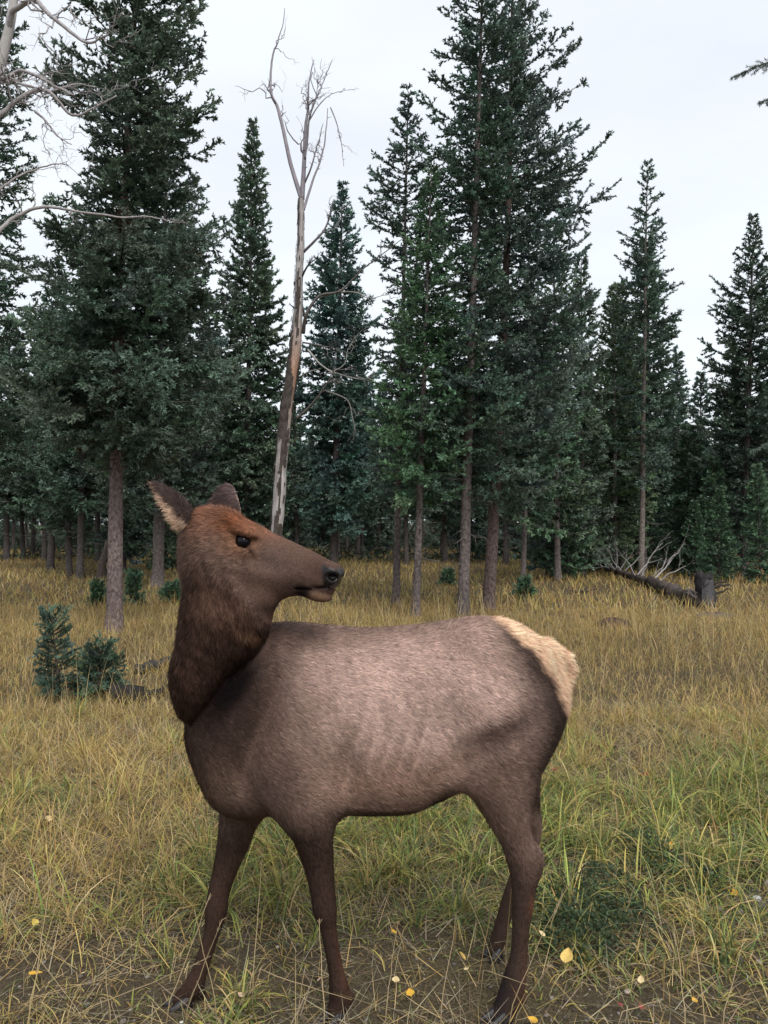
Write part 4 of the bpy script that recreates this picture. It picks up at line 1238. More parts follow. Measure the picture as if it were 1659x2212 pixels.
    splat(hd, u, vv, 430, -60, 130, 30, 0, (.240, .140, .095), .5)
    splat(hd, u, vv, 508, -2, 62, 15, -38, (.022, .015, .013), .95)
    splat(hd, u, vv, 250, -330, 200, 120, 0, (.125, .068, .046), .7)
    splat(hd, u, vv, 620, -420, 280, 75, 20, (.050, .032, .026), .9)
    splat(hd, u, vv, 900, -180, 120, 60, 0, (.080, .053, .044), .85)
    splat(hd, u, vv, 1010, 20, 90, 90, 0, (.075, .047, .038), .8)
    splat(hd, u, vv, 1080, -180, 120, 40, 5, (.200, .130, .088), .95, 1.6)
    splat(hd, u, vv, 955, -178, 62, 50, 0, (.008, .007, .007), .98, 1.8)
    vm = -90 + (u - 1163) * (82 / 268.0) - 10 * np.sin(np.clip((u - 895) / 268.0, 0, 1) * np.pi * 2)
    ml = np.exp(-((vv - vm) / 15) ** 2) * smooth01((u - 890) / 40)
    hd += (np.array((.016, .012, .012)) - hd) * (0.9 * ml)[:, None]
    nose = smooth01((u + 0.42 * vv - 1040) / 30) * smooth01((vv + 112) / 25) * smooth01((75 - vv) / 40)
    hd += (np.array((.006, .006, .007)) - hd) * (0.97 * nose)[:, None]
    de = np.minimum(np.linalg.norm(v - EYE_C[-1], axis=1), np.linalg.norm(v - EYE_C[1], axis=1))
    rim = np.exp(-((de - EYE_R) / 0.0042) ** 2)
    hd += (np.array((.014, .011, .010)) - hd) * rim[:, None]
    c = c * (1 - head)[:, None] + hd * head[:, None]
    gloss = np.maximum(nose, 0.9 * rim) * head
    skin = np.clip(np.maximum(np.maximum(nose, rim), 0.9 * ml + 1.2 * np.exp(-((u - 950) / 60) ** 2 - ((vv + 178) / 48) ** 2)) * head, 0, 1)
    c = c * np.array((1.05, .965, .925))
    return np.clip(c, 0.004, 1), head, neck, body, rump, gloss, skin

def ear_mesh(base, tip, side, face, w0, cup, col_out, col_in, pw=0.75, pale=(2, 2), n=18, m=11):
    """a cupped leaf-shaped ear: outer and inner skin; face = the way its back looks"""
    base, tip, face = np.asarray(base, float), np.asarray(tip, float), norm(np.asarray(face, float))
    ax = tip - base; L = np.linalg.norm(ax); ax = ax / L
    face = norm(face - ax * (face @ ax)); lat = np.cross(ax, face) * side
    V, C = [], []
    for layer in (0, 1):
        for i in range(n):
            s = i / (n - 1)
            wd = w0 * (np.sin(np.pi * min(0.30 + 0.70 * s, 1.0) ** 0.92) ** pw) * (1 - 0.12 * s)
            wd = max(wd, 0.0015)
            for j in range(m):
                t = -1 + 2 * j / (m - 1)
                curl = cup * (1 - 0.55 * s)
                a = t * curl
                p = base + ax * L * s + lat * wd * np.sin(a) / max(np.sin(curl), .2) - face * (wd * (1 - np.cos(a)) / max(np.sin(curl), .2))
                p = p + face * (0.02 * math.sin(np.pi * s)) - (face * 0.005 * (1 - s * 0.5) * (1 - t * t) if layer else 0)
                V.append(p)
                if layer == 0:
                    C.append(np.array(col_out) * (0.8 + 0.4 * s) if (t < pale[0] + (pale[1] - pale[0]) * s) else np.array(col_in))
                else:
                    C.append(np.array(col_in))
    V = np.array(V); C = np.array(C); q = []
    for layer in (0, 1):
        o = layer * n * m
        for i in range(n - 1):
            for j in range(m - 1):
                a = o + i * m + j
                k = [a, a + 1, a + m + 1, a + m]
                q.append(k if (layer == 0) == (side > 0) else k[::-1])
    for j0 in (0, m - 1):
        for i in range(n - 1):
            a, b = i * m + j0, (i + 1) * m + j0
            q.append([a, b, b + n * m, a + n * m])
    return V, np.array(q), C

def make_fur(rng, v, f, n, col, info, count, origin):
    """short hairs laid over the coat; each is one slender triangle"""
    head, neck, body, rump, gloss, skin = info
    tri = np.vstack([f[:, [0, 1, 2]], f[:, [0, 2, 3]]])
    a, b, c = v[tri[:, 0]], v[tri[:, 1]], v[tri[:, 2]]
    ar = np.linalg.norm(np.cross(b - a, c - a), axis=1)
    cy = (a[:, 1] + b[:, 1] + c[:, 1]) / 3
    wgt = ar * (1 + 0.8 * head[tri[:, 0]] + 0.6 * neck[tri[:, 0]]) * np.where(n[tri[:, 0], 1] > 0.35, 0.25, 1.0)
    k = rng.choice(len(tri), count, p=wgt / wgt.sum())
    r1, r2 = rng.random(count), rng.random(count); s = np.sqrt(r1)
    bar = np.stack([1 - s, s * (1 - r2), s * r2], 1)
    t = tri[k]
    def mix(q):
        return (q[t] * (bar if q.ndim == 1 else bar[:, :, None])).sum(1)
    P, N, C = mix(v), norm(mix(n)), mix(col)
    H, K, R, S = mix(head), mix(neck), mix(rump), mix(skin)
    keep = rng.random(count) > S * 1.15
    P, N, C, H, K, R = P[keep], N[keep], C[keep], H[keep], K[keep], R[keep]
    m = len(P)
    x, y = frame_xy(P)
    leg = smooth01((y - 1700) / 260) * ((x < 780) | (x > 1010))
    flow = np.zeros((m, 3))
    B = 1 - H - K
    flow += B[:, None] * np.array([0.85, 0.0, -0.42])
    flow += (leg * 3)[:, None] * np.array([0.1, 0, -1.0])
    flow += K[:, None] * np.array([0.10, 0.05, -1.0])
    flow += H[:, None] * (-H_E * 0.9 + np.array([0, 0, -0.45]))
    flow += rng.normal(0, 0.22, (m, 3))
    flow = norm(flow - N * (flow * N).sum(1)[:, None])
    ln = lerp(0.021, 0.011, leg)
    ln = lerp(ln, lerp(0.026, 0.030, smooth01((y - 1290) / 120)), K)
    u, vv, w = to_head(P[:, 0], P[:, 1], P[:, 2])
    lnh = lerp(0.026, 0.0065, smooth01((u - 150) / 550)) + 0.022 * np.exp(-((u - 250) / 200) ** 2 - ((vv - 190) / 60) ** 2)
    ln = lerp(ln, lnh, H)
    ln = lerp(ln, 0.030, R)
    ln = ln * rng.uniform(0.6, 1.3, m)
    lift = lerp(0.24, 0.17, leg) + 0.05 * K + 0.08 * R
    d = norm(flow + N * (lift * rng.uniform(0.4, 1.6, m))[:, None])
    wdt = lerp(0.0013, 0.0010, H) * rng.uniform(0.7, 1.3, m)
    sd = norm(np.cross(d, N + rng.normal(0, .25, (m, 3)))) * wdt[:, None]
    p0 = P - N * 0.001
    V = np.stack([p0 - sd, p0 + sd, p0 + d * ln[:, None]], 1)
    q = np.floor((P + flow * 0.004) / np.where(H + K > .5, .0075, .011)[:, None])
    cl = np.sin(q[:, 0] * 12.9898 + q[:, 1] * 78.233 + q[:, 2] * 37.719) * 43758.5453; cl = cl - np.floor(cl)
    str_ = fbm(P[:, 0] * 60 + P[:, 2] * 22, P[:, 2] * 9 - P[:, 0] * 5, 3, 2)
    clump = 1 + (cl - .5) * lerp(.34, .75, np.clip(H + K, 0, 1)) + (str_ - .5) * lerp(.45, .9, np.clip(H + K, 0, 1))
    jit = (rng.uniform(0.62, 1.34, m) * clump)[:, None] * (1 + rng.normal(0, .03, (m, 3)))
    root, tipc = C * jit * 0.9, C * jit * 1.12
    CC = np.stack([root, root, tipc], 1).reshape(-1, 3)
    NN = norm(np.repeat(N[:, None, :], 3, 1) + 0.25 * d[:, None, :] + 0.16 * rng.normal(0, 1, (m, 1, 3))).reshape(-1, 3)
    F = np.arange(m * 3).reshape(-1, 3)
    return V.reshape(-1, 3) - origin, F, np.clip(CC, 0.003, 1), NN

def hoof_pair(name, parent, tip, back, width, height, origin, split):
    """two pointed claws side by side"""
    tip, back = np.asarray(tip, float), np.asarray(back, float)
    ax = tip - back; ax[2] = 0; L = np.linalg.norm(ax); ax /= L
    lat = np.cross(ax, [0, 0, 1.0])
    for s in (-1, 1):
        acc = Acc(); rows = []
        for i in range(7):
            t = i / 6
            hw = width * (0.50 + 0.12 * math.sin(math.pi * min(t * 1.2, 1)) - 0.40 * t ** 2.2)
            hh = height * (1 - 0.72 * t ** 1.25)
            c = back + ax * L * t + lat * s * (split * (0.9 + 0.25 * t))
            ring = []
            for a in np.linspace(0, 2 * math.pi, 12, endpoint=False):
                yy, zz = math.cos(a), math.sin(a)
                zq = max(zz, -0.25) 
                shrink = 1 - 0.28 * max(zz, 0)
                ring.append(c + lat * hw * yy * shrink + np.array([0, 0, hh * (0.2 + 0.8 * zq) if zz > -0.25 else 0.0]))
            rows.append(ring)
        v = np.array(rows).reshape(-1, 3)
        q = [[i * 12 + j, i * 12 + (j + 1) % 12, (i + 1) * 12 + (j + 1) % 12, (i + 1) * 12 + j] for i in range(6) for j in range(12)]
        v = np.vstack([v, v[:12].mean(0)[None], v[-12:].mean(0)[None]])
        tr = [[84, (j + 1) % 12, j] for j in range(12)] + [[85, 72 + j, 72 + (j + 1) % 12] for j in range(12)]
        acc.add(v, tr, q, (.014, .013, .015))
        acc.build('hoof', M_HOOF, parent, True, origin)

# materials of the animal
def coat_material():
    m, n, l, b = new_mat('elk_coat', 0.75, 0.12)
    at = n.new('ShaderNodeAttribute'); at.attribute_name = 'tint'
    gl = n.new('ShaderNodeAttribute'); gl.attribute_name = 'wet'
    tc = n.new('ShaderNodeTexCoord')
    ns = n.new('ShaderNodeTexNoise'); ns.inputs['Scale'].default_value = 260; ns.inputs['Detail'].default_value = 2
    mr = n.new('ShaderNodeMapRange'); mr.inputs['From Min'].default_value = .3; mr.inputs['From Max'].default_value = .7
    mr.inputs['To Min'].default_value = .62; mr.inputs['To Max'].default_value = 1.06
    mul = n.new('ShaderNodeVectorMath'); mul.operation = 'SCALE'
    l.new(tc.outputs['Object'], ns.inputs['Vector']); l.new(ns.outputs['Fac'], mr.inputs['Value'])
    l.new(at.outputs['Color'], mul.inputs[0]); l.new(mr.outputs['Result'], mul.inputs['Scale'])
    l.new(mul.outputs['Vector'], b.inputs['Base Color'])
    r = n.new('ShaderNodeMapRange'); r.inputs['To Min'].default_value = .8; r.inputs['To Max'].default_value = .22
    l.new(gl.outputs['Fac'], r.inputs['Value']); l.new(r.outputs['Result'], b.inputs['Roughness'])
    r2 = n.new('ShaderNodeMapRange'); r2.inputs['To Min'].default_value = .03; r2.inputs['To Max'].default_value = .35
    l.new(gl.outputs['Fac'], r2.inputs['Value']); l.new(r2.outputs['Result'], b.inputs['Specular IOR Level'])
    bp = n.new('ShaderNodeBump'); bp.inputs['Strength'].default_value = .25; bp.inputs['Distance'].default_value = .003
    l.new(ns.outputs['Fac'], bp.inputs['Height']); l.new(bp.outputs['Normal'], b.inputs['Normal'])
    return m

M_COAT = coat_material()
M_FUR = tint_mat('elk_fur', 0.7, 0.05)
M_HOOF = tint_mat('hoof_horn', 0.38, 0.4, 60, 0.7, 1.3, 0.2)
M_EYE, _n, _l, _b = new_mat('elk_eye', 0.05, 0.22)
_b.inputs['Base Color'].default_value = (.006, .005, .007, 1)

def build_elk():
    rng = np.random.default_rng(77)
    org = np.array([0.0, BODY_Y, float(gz(0.0, BODY_Y))])
    elk = empty('elk', org, 'brown cow elk with pale rump and dark neck, standing side-on and looking back', 'elk')
    v, f = elk_surface(ELK_H)
    n = vert_normals(v, f)
    col, head, neck, body, rump, gloss, skin = coat_colour(v, n)
    # ears are part of the same body mesh
    ears = []
    eb = from_head(40, 52, -128); et = from_head(-300, 240, -200)
    ears.append(ear_mesh(eb, et, -1, (0.50, -0.66, 0.55), 0.043, 1.15, (.062, .042, .037), (.56, .38, .27), 0.95, (0.30, 0.97)))
    fb = from_head(190, 100, 115); ft = from_head(92, 372, 170)
    ears.append(ear_mesh(fb, ft, 1, (-.18, -0.97, 0.10), 0.052, 0.85, (.088, .060, .056), (.40, .30, .25), 0.5))
    nb = len(v)
    vs, fs, cs = [v], [f], [col]
    for ev, ef, ec in ears:
        fs.append(ef + sum(len(a) for a in vs)); vs.append(ev); cs.append(ec)
    V, F, Cc = np.vstack(vs), np.vstack(fs), np.vstack(cs)
    pad = len(V) - nb
    N = np.vstack([n, vert_normals(V, F)[nb:]])
    z = lambda q, val: np.concatenate([q, np.full(pad, val)])
    body_o = mesh_obj('body', V - org, F, M_COAT, elk, Cc, True, extra={'wet': z(gloss, 0.0)})
    info = (z(head, 1.0), z(neck, 0.0), z(body, 0.0), z(rump, 0.0), z(gloss, 0.0), z(skin, 0.0))
    fv, ff, fc, fn = make_fur(rng, V, F, N, Cc, info, FUR_COUNT, org)
    mesh_obj('fur', fv, ff, M_FUR, elk, fc, True, fn)
    # long hair: crown tuft, ear fringe, throat
    for s in (-1, 1):
        acc = Acc(); k = 22
        th = np.linspace(0, np.pi, k); ph = np.linspace(0, 2 * np.pi, 2 * k, endpoint=False)
        T, Pp = np.meshgrid(th, ph, indexing='ij')
        sv = np.stack([np.sin(T) * np.cos(Pp), np.sin(T) * np.sin(Pp), np.cos(T)], -1).reshape(-1, 3) * EYE_R + EYE_C[s]
        i = np.arange(k - 1)[:, None] * 2 * k; j = np.arange(2 * k)[None, :]; jn = (j + 1) % (2 * k)
        acc.add(sv, None, np.stack([i + j, i + 2 * k + j, i + 2 * k + jn, i + jn], -1).reshape(-1, 4), (.01, .01, .01))
        acc.build('eye', M_EYE, body_o, True, org)
    # hooves
    g = lambda p: np.array([p[0], p[1], float(gz(p[0], p[1])) - 0.004])
    for tip, back in ((z2(606, 1600, 2.56), z2(676, 1592, 2.625)), (z2(14, 1548, 2.70), z2(112, 1545, 2.745)),
                      (z2(1212, 1606, 2.60), z2(1306, 1600, 2.655)), (z2(1226, 1352, 2.93), z2(1272, 1346, 2.96))):
        hoof_pair('hoof', elk, g(tip), g(back), 0.034, 0.055, org, 0.020)
    return elk
ELK_H = 0.0064
FUR_COUNT = 330000
build_elk()
# ================================================================ grass
def blades(rng, x, y, h, w, col, bend, K, az=None, lean0=0.25, tipc=1.15, basec=.62):
    """curved tapering blades; K segments"""
    n = len(x)
    if az is None: az = rng.random(n) * 6.283
    d = np.stack([np.cos(az), np.sin(az), np.zeros(n)], 1)
    fa = az + np.pi / 2 + rng.normal(0, .5, n)
    s = np.stack([np.cos(fa), np.sin(fa), np.zeros(n)], 1)
    base = np.stack([x, y, gz(x, y) - .01], 1)
    l0 = np.abs(rng.normal(0, lean0, n))
    V, C = [], []
    for k in range(K + 1):
        t = k / K
        ang = l0 + bend * t * .5
        p = base + d * (np.sin(ang) * h * t)[:, None] + UP * (np.cos(np.minimum(ang, 2.2)) * h * t)[:, None]
        c = col * lerp(basec, tipc, t ** .7)
        if k < K:
            ww = (w * (1 - .75 * t ** 1.5))[:, None]
            V += [p - s * ww, p + s * ww]; C += [c, c]
        else:
            V.append(p); C.append(c)
    m = 2 * K + 1
    V = np.stack(V, 1).reshape(-1, 3); C = np.stack(C, 1).reshape(-1, 3)
    f = []
    for k in range(K - 1):
        f += [[2 * k, 2 * k + 1, 2 * k + 3], [2 * k, 2 * k + 3, 2 * k + 2]]
    f.append([2 * K - 2, 2 * K - 1, 2 * K])
    F = (np.array(f)[None] + (np.arange(n) * m)[:, None, None]).reshape(-1, 3)
    return V, F, C

def pick(rng, n, pal, wts):
    pal = np.array(pal); i = rng.choice(len(pal), n, p=np.array(wts) / sum(wts))
    return pal[i] * rng.uniform(.72, 1.28, (n, 1)) * (1 + rng.normal(0, .05, (n, 3)))

STRAW = [(.57, .405, .150), (.64, .49, .24), (.44, .295, .115), (.53, .395, .125), (.37, .22, .09)]
FRESH = [(.240, .290, .075), (.165, .230, .072), (.360, .365, .095), (.135, .185, .080), (.48, .43, .12)]
THATCH = [(.42, .345, .23), (.30, .24, .15), (.52, .44, .31)]

def bare(x, y):
    """0 where the soil lies open, 1 in thick grass"""
    k = fbm(x * 1.1 + 4, y * 1.6 + 2, 11, 3)
    b = 1 - smooth01((3.30 - y) / .55) * smooth01((k - .28) / .14) * (.9 - .45 * smooth01((x - .35) / .5))
    # open gravel by the right-hand edge and worn earth under the belly
    b *= 1 - .97 * np.exp(-(((x - 1.72) / .30) ** 2 + ((y - 3.30) / .34) ** 2) ** 1.5)
    b *= 1 - .90 * np.exp(-(((x - .10) / .30) ** 2 + ((y - 2.98) / .14) ** 2) ** 1.4)
    b *= 1 - .90 * np.exp(-(((x + 1.0) / .30) ** 2 + ((y - 2.72) / .10) ** 2) ** 1.4)
    b *= 1 - .75 * np.exp(-(((x - 3.2) / .75) ** 2 + ((y - 8.45) / .25) ** 2) ** 1.4)
    b *= 1 - .75 * np.exp(-(((x - .70) / .28) ** 2 + ((y - 2.60) / .10) ** 2) ** 1.4)
    return b

def greenness(x, y):
    g = fbm(x * .7 + 1, y * .55 + 7, 21, 3)
    near = smooth01((7.5 - y) / 3.8)
    right = smooth01((x + .2) / 1.2) * smooth01((6.4 - y) / 2)
    bump = .85 * np.exp(-((x + 1.25) / .62) ** 2 - ((y - 3.65) / .55) ** 2) + .7 * np.exp(-((x - .07) / .5) ** 2 - ((y - 3.9) / .45) ** 2) + .35 * np.exp(-((x - 1.5) / 1.1) ** 2 - ((y - 4.5) / 1.0) ** 2)
    near = near * .8 + bump * .6
    return np.clip(.02 + near * (.75 * smooth01((g - .36) / .26)) + .25 * right, 0, .9)

def low_front(x, y):
    """the trodden verge in front is short, most of all around the hooves"""
    k = lerp(.50, 1.0, smooth01((y - 2.55) / .5))
    for hx, hy, _ in HOOF_SPOTS:
        k = k * (1 - .7 * np.exp(-((x - hx) / .17) ** 2 - ((y - hy + .12) / .22) ** 2))
    return k

def build_grass():
    rng = np.random.default_rng(101)
    parts = []
    def scatter(n, y0, y1, half, pw=1.0):
        # even cover of a wedge
        y = np.sqrt(rng.random(n) * (y1 ** 2 - y0 ** 2) + y0 ** 2)
        return rng.uniform(-half, half, n) * y, y
    # near: tussocks
    nt = 1500
    tx, ty = scatter(nt, 2.1, 6.6, .66)
    tg = greenness(tx, ty); tb = bare(tx, ty)
    tg = (rng.random(nt) < tg) * 1.0
    th = lerp(.10, .215, tb) * rng.uniform(.55, 1.25, nt) * lerp(1.0, 1.05, tg) * (.65 + .7 * fbm(tx * 1.3, ty * 1.3, 31, 2))
    nblade = (rng.integers(18, 46, nt) * (0.25 + .75 * tb)).astype(int)
    i = np.repeat(np.arange(nt), nblade); n = len(i)
    a = rng.random(n) * 6.283; r = np.abs(rng.normal(0, .045, n)) + .004
    x, y = tx[i] + np.cos(a) * r, ty[i] + np.sin(a) * r
    ok = y > 1.95
    col = np.where(tg[i][:, None] > .5, pick(rng, n, FRESH, [5, 4, 4, 3, 2]), pick(rng, n, STRAW + FRESH[4:], [4, 4, 3, 4, 1.5, 4]))
    mixm = rng.random(n) < .18
    col[mixm] = pick(rng, int(mixm.sum()), STRAW, [3, 4, 2, 2, 1])
    col = col * (rng.uniform(.6, 1.25, nt)[i])[:, None]
    h = th[i] * rng.uniform(.45, 1.35, n) * low_front(x, y)
    w = lerp(.0016, .0033, tg[i]) * rng.uniform(.6, 1.4, n)
    parts.append(blades(rng, x[ok], y[ok], h[ok], w[ok], col[ok], rng.uniform(.4, 3.6, n)[ok], 4, a[ok] + rng.normal(0, .6, ok.sum()), .5))
    # near: general cover, thatch low down
    n = 44000
    x, y = scatter(n, 2.0, 6.8, .66)
    b = bare(x, y); k = rng.random(n) < b * .95 + .03
    x, y, b = x[k], y[k], b[k]; n = len(x); g = greenness(x, y)
    col = np.where((rng.random(n) < g)[:, None], pick(rng, n, FRESH, [4, 4, 3, 3, 4]), pick(rng, n, STRAW + THATCH, [3, 3, 2, 3, 1, 2, 2, 1]))
    h = rng.uniform(.04, .15, n) * lerp(.7, 1.15, b) * low_front(x, y)
    parts.append(blades(rng, x, y, h, rng.uniform(.0008, .0022, n), col, rng.uniform(.2, 3.0, n), 3, None, .55))
    # thatch: dead blades lying almost flat
    n = 42000
    x, y = scatter(n, 2.0, 7.0, .64)
    k = rng.random(n) < bare(x, y) * .5 + .45
    x, y = x[k], y[k]; n = len(x)
    parts.append(blades(rng, x, y, rng.uniform(.05, .24, n), rng.uniform(.0008, .0019, n), pick(rng, n, THATCH + STRAW[:2] + [(.16, .12, .08)], [3, 3, 2, 2, 2, 3]), rng.uniform(-.3, .4, n), 2, None, .1, 1.0, .9))
    v, f, c = parts[-1]
    # lay them down: swap most of the rise for reach
    vv = v.reshape(-1, 5, 3); base = vv[:, :1]; rel = vv - base; az = rng.random(len(vv)) * 6.283
    L = rel[:, :, 2:3].copy()
    tilt = rng.uniform(1.0, 1.52, len(vv))[:, None, None]
    dirv = np.stack([np.cos(az), np.sin(az), np.zeros(len(az))], 1)[:, None]
    parts[-1] = ((base + rel * [1, 1, 0] + dirv * L * np.sin(tilt) + np.array([0, 0, 1.0]) * L * np.cos(tilt) + [0, 0, .016]).reshape(-1, 3), f, c)
    # middle distance
    n = 142000
    x, y = scatter(n, 6.4, 15, .70)
    k = rng.random(n) < bare(x, y) * (.55 + .45 * smooth01((fbm(x * 1.4, y * 1.4, 61, 2) - .3) / .3))
    x, y = x[k], y[k]; n = len(x); g = greenness(x, y)
    tone = .72 + .5 * fbm(x * .6, y * .6, 44, 3)
    col = np.where((rng.random(n) < g * .8 + .10 * fbm(x * .5, y * .5, 33, 2))[:, None], pick(rng, n, FRESH, [2, 1, 4, 1, 6]), pick(rng, n, STRAW, [5, 5, 3, 4, 2])) * tone[:, None]
    h = rng.uniform(.07, .24, n) * (.6 + .8 * fbm(x * .9, y * .9, 51, 2))
    parts.append(blades(rng, x, y, h, rng.uniform(.0014, .0030, n), col, rng.uniform(.2, 2.8, n), 2, None, .45))
    # far meadow
    n = 160000
    x, y = scatter(n, 14.5, 48, .78)
    tone = .62 + .66 * fbm(x * .35, y * .35, 45, 3)
    k = rng.random(n) < .55 + .45 * smooth01((24 - y) / 10)
    x, y, tone = x[k], y[k], tone[k]; n = len(x)
    col = pick(rng, n, STRAW + FRESH[4:], [5, 4, 4, 4, 2.5, 3]) * tone[:, None]
    shade = smooth01((y - 30) / 12)[:, None]
    h = rng.uniform(.10, .32, n) * (.6 + .8 * fbm(x * .5, y * .5, 52, 2))
    parts.append(blades(rng, x, y, h, rng.uniform(.006, .014, n), col, rng.uniform(.2, 1.8, n), 1, None, .3))
    # tall seed stalks
    n = 2600
    x, y = scatter(n, 2.2, 14, .62)
    k = rng.random(n) < (.35 + .65 * smooth01((y - 3.5) / 4)); x, y = x[k], y[k]; n = len(x)
    st = pick(rng, n, [(.46, .36, .20), (.50, .38, .19), (.40, .27, .12)], [3, 3, 2])
    hh = rng.uniform(.30, .62, n); az = rng.random(n) * 6.283; bd = rng.uniform(.1, .9, n)
    s0 = rng.bit_generator.state
    parts.append(blades(rng, x, y, hh, rng.uniform(.0010, .0016, n) * (1 + y / 9), st, bd, 4, az, .16, 1.1, .9))
    v = np.vstack([p[0] for p in parts]); c = np.vstack([p[2] for p in parts])
    off = np.cumsum([0] + [len(p[0]) for p in parts[:-1]])
    f = np.vstack([p[1] + o for p, o in zip(parts, off)])
    print('grass tris', len(f))
    o = mesh_obj('meadow_grass', v, f, M_GRASS, None, np.clip(c, .01, .9))
    tag(o, 'long golden and green autumn grass covering the clearing', 'grass', kind='stuff')
build_grass()

def stalks():
    """the few pale stalks that stand or lean right in front"""
    rng = np.random.default_rng(111)
    a = Acc()
    rows = [((352, 2205, 2.45), (455, 1930, 2.50)), ((470, 2190, 2.5), (420, 1965, 2.5)), ((395, 2212, 2.44), (480, 1985, 2.45)), ((20, 2165, 2.55), (330, 2085, 2.75)), ((150, 2190, 2.5), (455, 2065, 2.6)),
            ((0, 1960, 2.9), (180, 2200, 2.5)), ((530, 2080, 2.6), (760, 2160, 2.55)), ((1090, 2212, 2.45), (1215, 1930, 2.55)), ((1105, 2212, 2.44), (1190, 2075, 2.45)), ((1030, 2090, 2.6), (1140, 2128, 2.5)),
            ((545, 2150, 2.6), (570, 1830, 2.75)), ((700, 2205, 2.46), (690, 1960, 2.6)), ((1560, 2212, 2.4), (1610, 2010, 2.6)), ((1330, 2190, 2.5), (1430, 2160, 2.55)), ((640, 2212, 2.43), (660, 2085, 2.45)), ((830, 2200, 2.5), (860, 1990, 2.7)),
            ((60, 2212, 2.42), (110, 1900, 2.6)), ((240, 2212, 2.42), (215, 2010, 2.5)), ((1480, 2212, 2.42), (1455, 1985, 2.7)), ((950, 2212, 2.42), (985, 1975, 2.6))]
    for p, q in rows:
        l = wander(W(*p), W(*q), 8, .018, rng)
        g = gz(l[:, 0], l[:, 1]); l[0, 2] = g[0] - .01; l[:, 2] = np.maximum(l[:, 2], g + .004 * np.arange(8))
        a.tube(l, np.linspace(.0019, .0009, 8), 4, np.array((.46, .35, .20)) * rng.uniform(.75, 1.2))
        d = norm(l[-1] - l[-2])
        for _ in range(rng.integers(0, 9)):
            e = l[-1] - d * rng.uniform(0, .07); w = rng.normal(0, .006, 3)
            a.add([e, e + d * .010 + w * .4, e + d * .014 + w], [[0, 1, 2]], None, (.42, .33, .21))
    o = a.build('dry_stalks', M_GRASS)
    tag(o, 'thin dry straw stalks standing and leaning around the elk hooves', 'grass stalks', kind='stuff')
stalks()

# ---- low dark green shrub mat behind the hind legs
def ground_shrub():
    rng = np.random.default_rng(121)
    spots = [(1235, 1980, .20, 1700), (1290, 1935, .22, 1500), (1330, 2010, .18, 1000), (1440, 1890, .20, 1000), (1400, 1850, .18, 700), (1250, 2040, .15, 1200), (1500, 1915, .16, 700)]
    b = W(1330, 1960, depth(1960)); org = np.array([b[0], b[1], float(gz(b[0], b[1]))])
    t = empty('creeping_shrub', org, 'low dark green creeping shrub on the ground behind the elk hind legs', 'shrub')
    V, F, C = [], [], []
    for px, py, R, n in spots:
        Y = depth(py); c = W(px, py, Y)
        a = rng.random(n) * 6.283; r = R * np.sqrt(rng.random(n))
        x, y = c[0] + np.cos(a) * r, c[1] + np.sin(a) * r * 1.3
        hm = .075 * (1 - (r / R) ** 2) * (.5 + fbm(x * 7, y * 7, 3, 2)) + .02
        p = np.stack([x, y, gz(x, y) + hm * rng.random(n) ** .4], 1)
        d = norm(rng.normal(0, .8, (n, 3)) + [0, 0, .6]); s = norm(np.cross(d, rng.normal(0, 1, (n, 3))))
        l = rng.uniform(.010, .020, n)[:, None]; w = l * .33
        v = np.stack([p, p + d * l * .5 + s * w, p + d * l, p + d * l * .5 - s * w], 1)
        o = sum(len(q) for q in V)
        V.append(v.reshape(-1, 3)); F.append(np.arange(n * 4).reshape(-1, 4) + o)
        C.append(np.repeat(pick(rng, n, [(.055, .085, .042), (.042, .066, .036), (.080, .110, .055)], [4, 3, 2]), 4, 0))
    mesh_obj('leaves', np.vstack(V) - org, np.vstack(F), M_NEEDLE, t, np.vstack(C))['kind'] = 'stuff'
    a = Acc()
    for px, py, R, n in spots:
        c = W(px, py, depth(py)); c[2] = float(gz(c[0], c[1]))
        for _ in range(7):
            w = rng.random() * 6.283
            a.tube(wander(c, c + [math.cos(w) * R, math.sin(w) * R, .05], 6, .1, rng), np.linspace(.004, .0015, 6), 4, (.09, .06, .045))
    a.build('stem', M_BARK, t, False, org)
ground_shrub()

